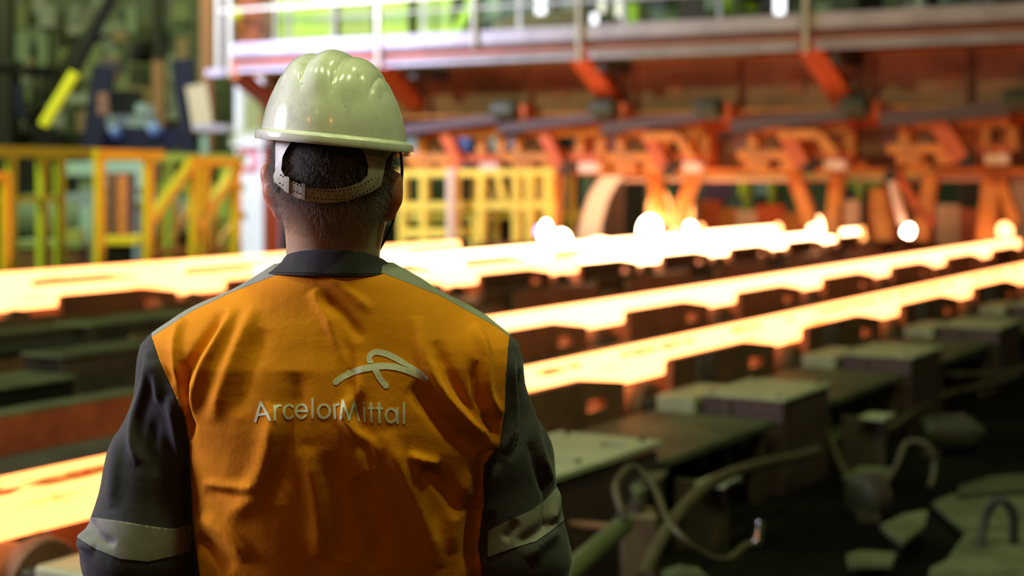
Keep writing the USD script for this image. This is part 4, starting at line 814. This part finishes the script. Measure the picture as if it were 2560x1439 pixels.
# ears: upper helix, body, lobe, each standing off the head
for s, tp, md, lb in ((-1, (669, 436), (682, 478), (697, 527)), (1, (990, 458), (982, 490), (972, 534))):
    a, b, c = wp(*tp, .012), wp(*md, .006), wp(*lb, .004)
    B.ell(a, (.0105, .017, .017), .008); B.ell(b, (.0125, .017, .026), .008); B.ell(c, (.0095, .011, .0125), .007)
    B.cone(a + (-s * .0, .004, .004), b + (s * .002, .012, 0), .008, .008, .006); B.cone(b, b + (-s * .02, .008, 0), .012, .014, .012)
    B.ell(b + (s * .009, .014, .003), (.006, .012, .019), .004, cut=True)
body = relaxed(B.mesh(), 6)
worker.add('body', body, skin, smooth=True)
eyes = []
for s in (-1, 1):
    e = trimesh.creation.icosphere(2, .0115); e.apply_translation(hp(s * .034, .088, -.008)); eyes.append(e)
for e in eyes: worker.add('eye', e, eye_white, smooth=True)

# ---- hair: short cap following the skull, with strands
sl, (gx, gy, gz) = B.block(HP - .17, HP + .17)
loc = np.stack([gx - HP[0], gy - HP[1], gz - HP[2]], -1) @ RY
hn = meshkit.noise(np.stack([gx, gy, gz], -1) * 60)
def hairline(x, y): return -.012 + .10 * np.clip((y - .02) / .07, -0.6, 2.0) ** 1 + 0 * x   # hair above this local height: nape low at the back, forehead high in front
edge = np.clip((loc[..., 2] - hairline(loc[..., 0], loc[..., 1])) / .045, 0, 1)
hair_f = np.maximum(B.f[sl] + .001 - .0047 * edge - .003 * (hn - .5), (hairline(loc[..., 0], loc[..., 1]) - loc[..., 2]) * .7)
for s, p, r in ((-1, wp(668, 470, .012), .052), (1, wp(996, 482, .012), .052)):
    hair_f = np.maximum(hair_f, -(np.sqrt(((gx - p[0]) / .55) ** 2 + (gy - p[1]) ** 2 + (gz - p[2]) ** 2) - r) * .6)
hair_f = np.maximum(hair_f, -(B.f[sl] + .004))
hair_m = relaxed(nets(np.pad(hair_f, 1, constant_values=.1), np.array([gx.min(), gy.min(), gz.min()]) - B.h, B.h), 3)
hair_path = worker.add('hair', hair_m, hair_dark, label='short dark hair', smooth=True)
# strands root on the head and lie down and outwards
pts, fi = trimesh.sample.sample_surface(body, 150000, seed=3)
nrm = body.face_normals[fi]; L = (pts - HP) @ RY
hl = hairline(L[:, 0], L[:, 1])
nape = L[:, 2] - hl
earL, earR = wp(670, 478, .006), wp(994, 490, .006)
keep = (np.abs(L).max(1) < .15) & (nape > -.05) & (L[:, 1] < .045) & (L[:, 2] > -.12) & (np.linalg.norm((pts - earL) / (.024, .034, .042), axis=1) > 1) & (np.linalg.norm((pts - earR) / (.024, .034, .042), axis=1) > 1)
keep &= rng.random(len(pts)) < np.clip((nape + .05) / .075, 0.0, 1) ** 1.6
pts, nrm, nape = pts[keep][:15000], nrm[keep][:15000], nape[keep][:15000]
ln = np.clip(.004 + .09 * (nape + .06), .0035, .011) * (0.7 + 0.6 * rng.random(len(pts)))
down = np.array([0, 0, -1.0]) + rng.normal(0, .35, (len(pts), 3)); out = nrm + rng.normal(0, .25, (len(pts), 3))
P = np.stack([pts, pts + ln[:, None] * (.45 * out + .2 * down), pts + ln[:, None] * (.75 * out + .65 * down)], 1)
hc = UsdGeom.BasisCurves.Define(stage, hair_path + '/hair_strands')
hc.CreateTypeAttr('linear'); hc.CreateCurveVertexCountsAttr(Vt.IntArray.FromNumpy(np.full(len(P), 3, np.int32)))
hc.CreatePointsAttr(Vt.Vec3fArray.FromNumpy((P.reshape(-1, 3) - worker.base).astype(np.float32)))
hc.CreateWidthsAttr(Vt.FloatArray.FromNumpy(np.tile(np.array([.00032, .00028, .00012], np.float32), len(P)))); hc.SetWidthsInterpolation('vertex')
strand_mat = mat('hair_strand', (0.3, 0.29, 0.28), 0.5)
UsdShade.MaterialBindingAPI.Apply(hc.GetPrim()).Bind(strand_mat); tag(hc.GetPrim(), kind='stuff')

# ---- jacket: one body of cloth with folds, then cut into panels along its seams
J = Field((wx(110), YC - .27, wz(1960)), (wx(1530), YC + .36, wz(585)), 0.0037)
rows = np.array([  # picture row, half width (px), centre (px), half depth (m)
    (585, 105, 832, .07), (640, 128, 832, .08), (662, 152, 832, .088), (700, 216, 838, .098), (750, 296, 832, .108), (800, 368, 826, .118), (835, 424, 827, .124), (860, 446, 828, .128),
    (900, 440, 832, .136), (1000, 412, 845, .145), (1100, 388, 855, .148), (1200, 372, 848, .146), (1300, 366, 843, .142), (1440, 368, 846, .138), (1700, 380, 846, .145), (1960, 385, 846, .155)], float)
sl, (x, y, z) = J.block(J.lo, J.lo + J.h * J.n)
py = HY + (HC - z) / S
hw, cx, hd = (np.interp(py, rows[:, 0], rows[:, k]) for k in (1, 2, 3))
n_ = np.interp(py, [600, 700, 900, 1300], [2.0, 2.1, 2.5, 2.6])
cy = YC + .012 + np.interp(py, [850, 1050, 1440, 1960], [0, .0, .02, .01])
q = (np.abs((x - wx(cx)) / (hw * S)) ** n_ + np.abs((y - cy) / hd) ** n_) ** (1 / n_)
d = (q - 1) * np.minimum(hw * S, hd) * .9
d = np.maximum(d, np.maximum(wz(1900) - z, z - wz(660)))
J.f[sl] = d
K = np.interp(py, [800, 1000, 1120, 1180], [.045, .04, .012, .004])
A = Field(J.lo, J.lo + J.h * (J.n - 1), J.h)
A.f = A.f[:J.n[0], :J.n[1], :J.n[2]]
ML, MR = np.array([wx(384), YC - .0, wz(1165)]), np.array([wx(1272), YC, wz(1140)])
for sh, mid, el, wr, rs in ((SHL, ML, ELL, WRL, (.066, .062, .078)), (SHR, MR, ELR, WRR, (.064, .058, .065))):
    A.cone(sh, mid, rs[0], rs[1], .02); A.cone(mid, el, rs[1], rs[2], .025); A.cone(el, el + .82 * (wr - el), rs[2] * .92, .052, .02)
A.cone((wx(530), YC + .01, wz(905)), SHL, .07, .066, .02); A.cone((wx(1130), YC + .01, wz(905)), SHR, .07, .064, .02)
J.f = smin(J.f, A.f[:J.f.shape[0], :J.f.shape[1], :J.f.shape[2]], K[:J.f.shape[0], :J.f.shape[1], :J.f.shape[2]])
jm = relaxed(J.mesh(), 10)

def stroke(P2, pts, w):
    """Bump of a fold along a picture-plane line: 1 on the line, fading to 0 within w pixels, tapering at the ends."""
    l = np.array(curve(np.c_[pts, np.zeros(len(pts))], 60))[:, :2]
    tree = cKDTree(l); dd, ii = tree.query(P2, distance_upper_bound=w * 3)
    t = np.minimum(ii, 59) / 59.0
    return np.where(np.isfinite(dd), np.exp(-(dd / w) ** 2) * np.clip(np.minimum(t, 1 - t) * 5, 0, 1) ** .7, 0)
FOLDS = [  # amplitude (mm), width (px), line
    (9, 17, [(1045, 790), (1070, 915), (1122, 998), (1194, 1075), (1228, 1125)]), (-9, 20, [(1030, 960), (1075, 1015), (1140, 1085), (1195, 1130)]), (-6, 16, [(1090, 850), (1120, 930), (1165, 1010), (1215, 1060)]),
    (8, 13, [(1180, 810), (1211, 878), (1219, 960), (1240, 1018), (1266, 1035)]), (-7, 13, [(1190, 900), (1192, 980), (1218, 1050), (1240, 1100)]), (6, 12, [(1205, 1010), (1215, 1070), (1238, 1120)]),
    (4, 14, [(800, 690), (835, 708), (875, 735), (930, 780)]), (-5, 18, [(790, 745), (830, 760), (862, 790), (905, 850)]), (5, 16, [(780, 725), (822, 800), (858, 885), (872, 930)]),
    (-7, 18, [(838, 800), (866, 890), (884, 980), (905, 1070), (935, 1170)]), (6, 16, [(862, 930), (880, 1000), (862, 1040), (905, 1090), (930, 1160)]),
    (7, 14, [(588, 765), (556, 825), (514, 893), (484, 985), (476, 1060)]), (-7, 14, [(560, 775), (528, 835), (486, 900), (464, 960)]), (6, 12, [(462, 795), (440, 842), (438, 900), (452, 960)]),
    (-8, 9, [(456, 900), (459, 960), (470, 1040), (474, 1100)]), (5, 18, [(640, 760), (600, 850), (560, 950), (530, 1060)]), (-4, 22, [(660, 820), (620, 930), (590, 1040)]),
    (6, 26, [(690, 1010), (672, 1120), (640, 1210), (560, 1300)]), (-6, 26, [(740, 930), (735, 1020), (715, 1130), (690, 1260)]), (-4, 14, [(510, 1225), (560, 1238), (640, 1240)]), (4, 12, [(505, 1205), (560, 1215), (640, 1215)]),
    (6, 12, [(1020, 1135), (1060, 1150), (1100, 1158)]), (-9, 20, [(1050, 1172), (1085, 1190), (1120, 1225), (1150, 1290)]), (6, 24, [(960, 1080), (1010, 1190), (1060, 1300), (1090, 1420)]), (-6, 28, [(890, 1190), (930, 1290), (950, 1420)]),
    (6, 18, [(500, 1290), (560, 1330), (620, 1400)]), (-6, 18, [(490, 1340), (540, 1385), (580, 1430)]), (5, 22, [(1180, 1180), (1140, 1270), (1130, 1380)]), (-5, 20, [(1190, 1240), (1175, 1330), (1180, 1420)]),
    (5, 24, [(760, 1120), (790, 1250), (800, 1400)]), (-4, 24, [(820, 1130), (850, 1260), (860, 1400)]), (-4, 10, [(380, 850), (404, 905), (430, 965)]),
    # sleeves
    (8, 11, [(366, 870), (358, 985), (334, 1075), (348, 1160)]), (5, 8, [(380, 900), (390, 950), (398, 1010)]), (-3, 14, [(392, 1040), (384, 1110), (392, 1190)]),
    (6, 14, [(420, 985), (440, 1080), (452, 1200)]), (5, 16, [(300, 1080), (285, 1180), (280, 1270)]), (-6, 12, [(230, 1290), (240, 1330), (290, 1360)]), (7, 14, [(222, 1330), (205, 1352), (240, 1372)]),
    (6, 9, [(1280, 880), (1288, 985), (1286, 1075), (1252, 1130)]), (-6, 10, [(1302, 920), (1306, 1010), (1300, 1090), (1270, 1150)]), (6, 10, [(1312, 960), (1340, 1080), (1362, 1160), (1385, 1205)]), (-5, 10, [(1325, 1100), (1345, 1180), (1362, 1230)]),
    (-6, 9, [(1366, 1190), (1366, 1260), (1368, 1330)]), (5, 10, [(1392, 1220), (1388, 1270), (1372, 1310)]), (-5, 7, [(1290, 1300), (1275, 1330), (1262, 1350)]), (5, 16, [(1240, 1160), (1232, 1230), (1222, 1300)]), (6, 18, [(1400, 1320), (1360, 1350), (1320, 1400)]), (-6, 16, [(1390, 1300), (1330, 1340), (1290, 1360)]),
]
def displace(m):
    v = m.vertices; N = m.vertex_normals
    P2 = np.stack([1280 + FPX * v[:, 0] / v[:, 1], HY + FPX * (HC - v[:, 2]) / v[:, 1]], 1)
    back = np.clip(-N[:, 1] * 1.6 + .35, 0, 1)
    dz = sum(a * .0013 * stroke(P2, l, w) for a, w, l in ((a, max(w, 10.5), l) for a, w, l in FOLDS)) * back
    dz = dz + (meshkit.fbm(v * (7, 7, 4.5), 2) - .5) * .007 + (meshkit.noise(v * (34, 34, 16)) - .5) * .0014
    return trimesh.Trimesh(v + N * dz[:, None], m.faces, process=False)
jm = relaxed(displace(jm), 2)
jacket = solid(jm)
def puff(m, d): return trimesh.Trimesh(m.vertices + m.vertex_normals * d, m.faces, process=False)
SEAM = [(379, 842), (480, 777), (582, 729), (707, 681), (830, 676), (961, 684), (1098, 738), (1241, 816), (1274, 842), (1271, 860), (1265, 938), (1262, 1027), (1249, 1110), (1227, 1140), (1212, 1160), (1208, 1206), (1210, 1254), (1202, 1308), (1196, 1368), (1206, 1440), (1210, 2300),
        (500, 2300), (500, 1440), (484, 1330), (480, 1290), (478, 1200), (473, 1105), (462, 1039), (427, 962), (400, 902)]
near, far = 1.8, 3.0
panel = jacket ^ frustum(SEAM, near, far)
rest = jacket - frustum(SEAM, near, far)
yoke_cut = frustum([(379, 841), (480, 776), (582, 728), (707, 680), (830, 675), (961, 683), (1098, 737), (1241, 815), (1274, 841), (1274, 500), (379, 500)], near, far)
yoke, sleeves = rest ^ yoke_cut, rest - yoke_cut
sleeveL, sleeveR = sleeves ^ frustum([(0, 500), (840, 500), (840, 2400), (0, 2400)], near, far), sleeves ^ frustum([(840, 500), (1800, 500), (1800, 2400), (840, 2400)], near, far)
jk = worker.add('jacket', panel, orange_cloth, label='orange back panel of the work jacket', smooth=50)
worker.add('shoulder_yoke', yoke, pale_piping, label='pale grey shoulder yoke', smooth=50, under=jk)
slL = worker.add('sleeve', sleeveL, grey_cloth, label='dark grey sleeve of the left arm', smooth=50, under=jk)
slR = worker.add('sleeve', sleeveR, grey_cloth, label='dark grey sleeve of the right arm', smooth=50, under=jk)
tape = solid(puff(jm, .0012))
bandL = [(150, 1282), (236, 1293), (290, 1300), (360, 1312), (430, 1322), (478, 1310), (478, 1376), (430, 1390), (370, 1403), (300, 1396), (240, 1372), (180, 1335)]
bandR = [(1219, 1326), (1236, 1318), (1272, 1300), (1330, 1274), (1362, 1250), (1400, 1208), (1440, 1180), (1450, 1270), (1420, 1292), (1372, 1330), (1340, 1352), (1280, 1370), (1218, 1392)]
for b in (bandL, bandR):
    worker.add('reflective_band', tape ^ frustum(b, near, far), silver_tape, label='silver grey reflective band round the sleeve', smooth=50, under=jk)

# back print: the words and the emblem in rounded strokes
def ink(strokes, w):
    return union_all([LineString(s).buffer(w / 2, quad_segs=4) if len(s) > 1 else Point(s[0]).buffer(w / 2 * 1.15, quad_segs=5) for s in strokes])
def arc(cx, cy, rx, ry, a0, a1, n=18):
    t = np.radians(np.linspace(a0, a1, n)); return [(cx + rx * math.cos(i), cy - ry * math.sin(i)) for i in t]
def crop(pts): return [(620 + x / 5.447, 860 + y / 5.447) for x, y in pts]
word = [[(100, 1050), (172, 790), (298, 1030)], [(130, 962), (262, 945)], [(368, 1030), (362, 840)], [(366, 905)] + arc(430, 900, 62, 68, 160, 75, 8),
        arc(560, 918, 72, 92, 48, 312), [(650, 908), (805, 908)] + arc(728, 912, 76, 92, 0, 318, 22), [(880, 745), (878, 1000)], arc(1034, 912, 80, 92, 0, 360, 26),
        [(1184, 1008), (1172, 825)], [(1176, 890)] + arc(1222, 880, 48, 62, 165, 80, 7), [(1264, 1018), (1290, 768), (1374, 1030), (1452, 778), (1512, 1038)],
        [(1592, 1045), (1578, 862)], [(1571, 806)], [(1682, 1052), (1672, 805)], [(1644, 868), (1706, 870)], [(1790, 1062), (1786, 805)], [(1758, 870), (1822, 874)],
        arc(1950, 970, 72, 92, 0, 360, 26), [(2036, 1068), (2032, 878)], [(2124, 1070), (2124, 810)]]
word = ink([crop(s) for s in word], 6.3)
def taper(pts, w):
    """A brush stroke of varying width."""
    p = curve(np.c_[pts, np.zeros(len(pts))], 50)[:, :2]; ws = np.interp(np.linspace(0, 1, 50), np.linspace(0, 1, len(w)), w)
    return union_all([LineString([p[i], p[i + 1]]).buffer((ws[i] + ws[i + 1]) / 4, quad_segs=5) for i in range(49)])
emblem = union_all([taper(crop([(1195, 515), (1400, 390), (1690, 312), (1900, 298), (2150, 352), (2420, 470)]), (14.5, 15.5, 17, 16, 14.5, 14)),
                    taper(crop([(1672, 248), (1650, 190), (1700, 118), (1800, 110), (1950, 160), (2150, 268), (2330, 380), (2400, 455)]), (13, 13.5, 15, 15.5, 14, 10, 11, 13)),
                    taper(crop([(1735, 345), (1800, 470), (1880, 565)]), (15, 14.5, 14.5))])
emblem = emblem.difference(LineString(crop([(1640, 262), (1690, 262), (1735, 245)])).buffer(1.0))
inked = solid(puff(jm, .0007)) - solid(puff(jm, -.0002))
for nm, shp, lab in (('lettering', word, 'white company name printed on the back'), ('emblem', emblem, 'white swoosh emblem printed above the name')):
    worker.add(nm, inked ^ frustum(shp.simplify(0.15), near, 2.3), print_white, label=lab, smooth=50, under=jk)

# collar: stands at the neck and folds over, higher behind than in front
ph = np.radians(np.linspace(-158, 158, 81)); CXC, CYC = wx(836), YC + .018
def ring(rx, ry, zb, drop): return np.stack([CXC + rx * np.sin(ph), CYC - ry * np.cos(ph), zb - drop * ((1 - np.cos(ph)) / 2) ** 1.1], 1)
nz = (meshkit.noise(np.stack([ph * 3, ph * 0, ph * 0], 1)) - .5)[:, None]
secs = [ring(.076, .080, wz(668), .045), ring(.0745, .080, wz(640), .05), ring(.0745, .081, wz(620), .055), ring(.0755, .0825, wz(616.5), .056), ring(.077, .0845, wz(618), .056), ring(.083, .092, wz(635), .052), ring(.093, .101, wz(655), .034),
        ring(.1025, .109, wz(674), .018), ring(.1025, .1088, wz(676.5), .018), ring(.1005, .1065, wz(676.5), .018), ring(.089, .097, wz(652), .036), ring(.080, .087, wz(632), .05), ring(.079, .084, wz(650), .045)]
for i, s_ in enumerate(secs): s_ += nz * np.array([0, -.004, .003])
V = np.stack(secs, 1); n0, n1 = V.shape[:2]; F = []
for i in range(n0 - 1):
    for j in range(n1):
        k = (j + 1) % n1; a, b, c, d_ = i * n1 + j, i * n1 + k, (i + 1) * n1 + k, (i + 1) * n1 + j; F += [(a, b, c), (a, c, d_)]
for e, o in ((0, 0), (1, (n0 - 1) * n1)):
    for j in range(1, n1 - 1): F.append((o, o + j, o + j + 1) if e else (o, o + j + 1, o + j))
cm = trimesh.Trimesh(V.reshape(-1, 3), np.array(F), process=False); trimesh.repair.fix_normals(cm)
worker.add('collar', cm, grey_cloth, label='dark grey folded collar', smooth=55, under=jk)
st = [tube(s, .0006, 5) for s in [ (secs[7] + (secs[6] - secs[7]) * .22 + np.array([0, -.0012, 0]))[a:a + 2] for a in range(14, 66, 1)]]
worker.add('collar_stitching', st, thread, under=jk, kind='stuff')

# ---- trousers and boots
T = Field((wx(440), YC - .2, .05), (wx(1260), YC + .25, 1.08), .006)
T.ell((wx(842), YC + .015, .95), (.18, .135, .16), 0)
for hi, kn, an in ((HIPL, KNL, ANL), (HIPR, KNR, ANR)):
    T.cone(hi, kn, .1, .078, .03); T.cone(kn, an + (0, 0, -.01), .078, .082, .02)
T.f[:, :, :int((.07 - T.lo[2]) / T.h)] = .1
worker.add('trousers', relaxed(T.mesh(), 6), trouser_cloth, label='dark grey work trousers', smooth=True)
for an in (ANL, ANR):
    W = Field(an - (.08, .1, .11), an + (.08, .22, .1), .005)
    W.cone(an + (0, -.02, .05), an + (0, -.025, -.05), .054, .05, .01); W.cone(an + (0, -.03, -.06), an + (0, .13, -.06), .042, .044, .03); W.cone(an + (0, -.02, -.02), an + (0, .1, -.055), .05, .04, .02)
    W.f[:, :, :int(round((.002 - W.lo[2]) / W.h))] = .05
    worker.add('boot', relaxed(W.mesh(), 4), boot_black, label='black work boot', smooth=40)

# ---- hard hat
HATP = np.array([wx(836), YC + .005, wz(345)])
HR = trimesh.transformations.euler_matrix(math.radians(-1.5), math.radians(1.0), yaw, 'sxyz')[:3, :3]
LEAN = np.array([[1, 0, 0], [0, 1, 0], [-.078, .012, 1.0]])   # the rim sits askew on the head
def dome(off, rib, n_t=96, n_p=40, h=.1175):
    th = np.arange(n_t) * 2 * np.pi / n_t; p = np.linspace(0, np.pi / 2, n_p)
    T_, P_ = np.meshgrid(th, p, indexing='ij'); e = .88
    c, s = np.cos(P_) ** e, np.sin(P_) ** .97
    x, y, z = (.0985 + off) * c * np.cos(T_), (.124 + off) * c * np.sin(T_), (h + off) * s
    fl = .004 * (1 - np.sin(P_)) ** 3; x, y = x * (1 + fl / .1), y * (1 + fl / .12)
    if rib:
        ww = np.clip((z / h - .40) / .42, 0, 1); ww = ww * ww * (3 - 2 * ww) * np.clip((.079 - np.abs(x)) / .012, 0, 1)
        lobe = np.abs(np.cos(np.pi * x / .044)) ** .55 * (1 - .35 * np.minimum(np.abs(x) / .066, 1))
        b = rib * ww * lobe
        nx, ny, nz2 = x / .1 ** 2, y / .124 ** 2, z / h ** 2; L_ = np.sqrt(nx ** 2 + ny ** 2 + nz2 ** 2) + 1e-9
        x, y, z = x + b * nx / L_, y + b * ny / L_, z + b * nz2 / L_
    return np.stack([x, y, z], -1)
Vo, Vi = dome(0, .0098, 240, 72), dome(-.003, 0, 240, 72)
def grid_faces(a, b, wrap, flip=False, o=0):
    i, j = np.meshgrid(np.arange(a if wrap else a - 1), np.arange(b - 1), indexing='ij'); k = (i + 1) % a
    q = np.stack([i * b + j, k * b + j, k * b + j + 1, i * b + j + 1], -1).reshape(-1, 4) + o
    f = np.vstack([q[:, [0, 1, 2]], q[:, [0, 2, 3]]]); return f[:, ::-1] if flip else f
nv = 240 * 72
F = [grid_faces(240, 72, True), grid_faces(240, 72, True, True, nv)]
i = np.arange(240); k = (i + 1) % 240
F += [np.stack([i * 72, nv + i * 72, k * 72], 1), np.stack([k * 72, nv + i * 72, nv + k * 72], 1)]
shell = trimesh.Trimesh(np.vstack([Vo.reshape(-1, 3), Vi.reshape(-1, 3)]), np.vstack(F), process=True)
shell.update_faces(shell.nondegenerate_faces())
def hat(m):
    m = m.copy(); m.vertices = m.vertices @ LEAN.T @ HR.T + HATP; return m
hp_ = worker.add('hard_hat', hat(shell), hat_white, label='white ribbed hard hat, scuffed and glossy', smooth=True)
# brim: rolled rim all round, drawn out to a peak in front
th = np.arange(160) * 2 * np.pi / 160; peak = np.clip(np.sin(th), 0, 1) ** 3 * .036
prof = [(-.001, .006), (.003, .0045), (.0095, .002), (.0122, .0008), (.0134, -.001), (.0140, -.006), (.0142, -.0095), (.0132, -.0115), (.0118, -.0115), (.0108, -.009), (.010, -.0035), (.006, -.0005), (0, .001), (-.003, .002)]
V = []
for r, z in prof:
    r *= .85
    ex = r + (peak * np.clip(r / .0095, 0, 1)); V.append(np.stack([(.0995 + ex) * np.cos(th), (.1255 + ex) * np.sin(th), z - .28 * peak * np.clip(r / .0095, 0, 1)], -1))
V = np.stack(V, 1); npf = len(prof); F = []
for i in range(160):
    for j in range(npf):
        k, l = (i + 1) % 160, (j + 1) % npf; F += [(i * npf + j, k * npf + j, k * npf + l), (i * npf + j, k * npf + l, i * npf + l)]
bm = trimesh.Trimesh(V.reshape(-1, 3), np.array(F), process=False); trimesh.repair.fix_normals(bm)
worker.add('brim', hat(bm), hat_white, label='rolled rim of the hard hat', smooth=50, under=hp_)
# suspension band: plastic sheet bent round the back of the head, pierced with two rows of adjusting holes
def hc_(pts): return [(640 + x / 4.7975, 340 + y / 4.7975) for x, y in pts]
outer = [(232, 20), (228, 420), (206, 470), (214, 545), (330, 642), (400, 690), (500, 745), (620, 780), (800, 802), (950, 797), (1100, 772), (1250, 722), (1400, 662), (1500, 590), (1532, 450), (1562, 280), (1622, 200), (1730, 170), (1760, 20)]
inner = [(1050, 20), (1050, 76), (1240, 132), (1312, 230), (1346, 350), (1338, 470), (1250, 556), (1100, 608), (950, 634), (800, 638), (640, 613), (520, 573), (420, 528), (335, 470), (302, 400), (318, 250), (362, 160), (430, 60), (430, 20)]
bandp = Polygon(hc_(outer + inner)).buffer(0)
def smooth_line(pts, n): return curve(np.c_[pts, np.zeros(len(pts))], n)[:, :2]
holes = []
for pts, n in (([(608, 620), (770, 655), (950, 662), (1130, 638), (1280, 585), (1382, 520)], 19), ([(605, 716), (770, 752), (955, 762), (1140, 738), (1300, 678), (1412, 612)], 19),
               ([(298, 468), (325, 485)], 2), ([(428, 545), (535, 595)], 4), ([(287, 566), (322, 588)], 2), ([(418, 645), (530, 690)], 4)):
    for x, y in smooth_line(pts, n) if n > 2 else pts: holes.append(Point(hc_([(x, y)])[0]).buffer(2.15, quad_segs=3))
slots = [Point(hc_([p])[0]) for p in smooth_line([(690, 690), (870, 715), (1050, 708), (1220, 652)], 7)]
slots = [affinity.scale(s.buffer(3.4, quad_segs=4), 1.25, .8) for s in slots]
hs, (gx, gy, gz) = B.block(HP - .17, HP + .17)
base_f = B.f[hs].copy()
def shell_at(a, b):
    o = np.array([gx.min(), gy.min(), gz.min()])
    closed = np.pad(base_f, 1, constant_values=.1); o = o - B.h
    return solid(relaxed(nets(closed - b, o, B.h), 6)) - solid(relaxed(nets(closed - a, o, B.h), 6))
trim_back = frustum([(600, 300), (1060, 300), (1060, 560), (600, 560)], 1.9, YC + .03)
sheet = shell_at(.0085, .0103) ^ trim_back
worker.add('suspension_band', sheet ^ frustum(bandp.difference(union_all(holes)), 1.9, YC + .03), strap_white, label='off-white adjustable plastic band with rows of holes', smooth=40, under=hp_)
worker.add('band_slot', (shell_at(.0100, .01055) ^ trim_back) ^ frustum(union_all(slots), 1.9, YC + .03), mat('slot_grey', (0.33, 0.29, 0.23), 0.6), under=hp_, kind='stuff')
thick = shell_at(.007, .0128) ^ trim_back
for q in ([(362, 480), (398, 492), (392, 690), (330, 655), (335, 640), (352, 640)], [(548, 562), (590, 575), (585, 760), (610, 775), (500, 748), (500, 735), (543, 735)]):
    worker.add('buckle', thick ^ frustum(hc_(q), 1.9, YC + .03), strap_white, label='plastic slider of the hat band', smooth=30, under=hp_)
cs = curve([wp(998, 352, .03), wp(1003, 395, .028), wp(1005, 430, .03), wp(1001, 470, .036), wp(992, 512, .042), wp(980, 562, .05), wp(958, 606, .06), wp(925, 650, .085), wp(868, 668, .105), wp(815, 655, .10), wp(775, 610, .08), wp(752, 540, .06), wp(742, 440, .045), wp(735, 360, .035)], 90)
worker.add('chin_strap', tube(cs, .0058, 8, flat=.38, flat_dir=(1, 0, 0)), strap_dark, label='thin dark chin strap hanging past the right ear', smooth=40, under=hp_)
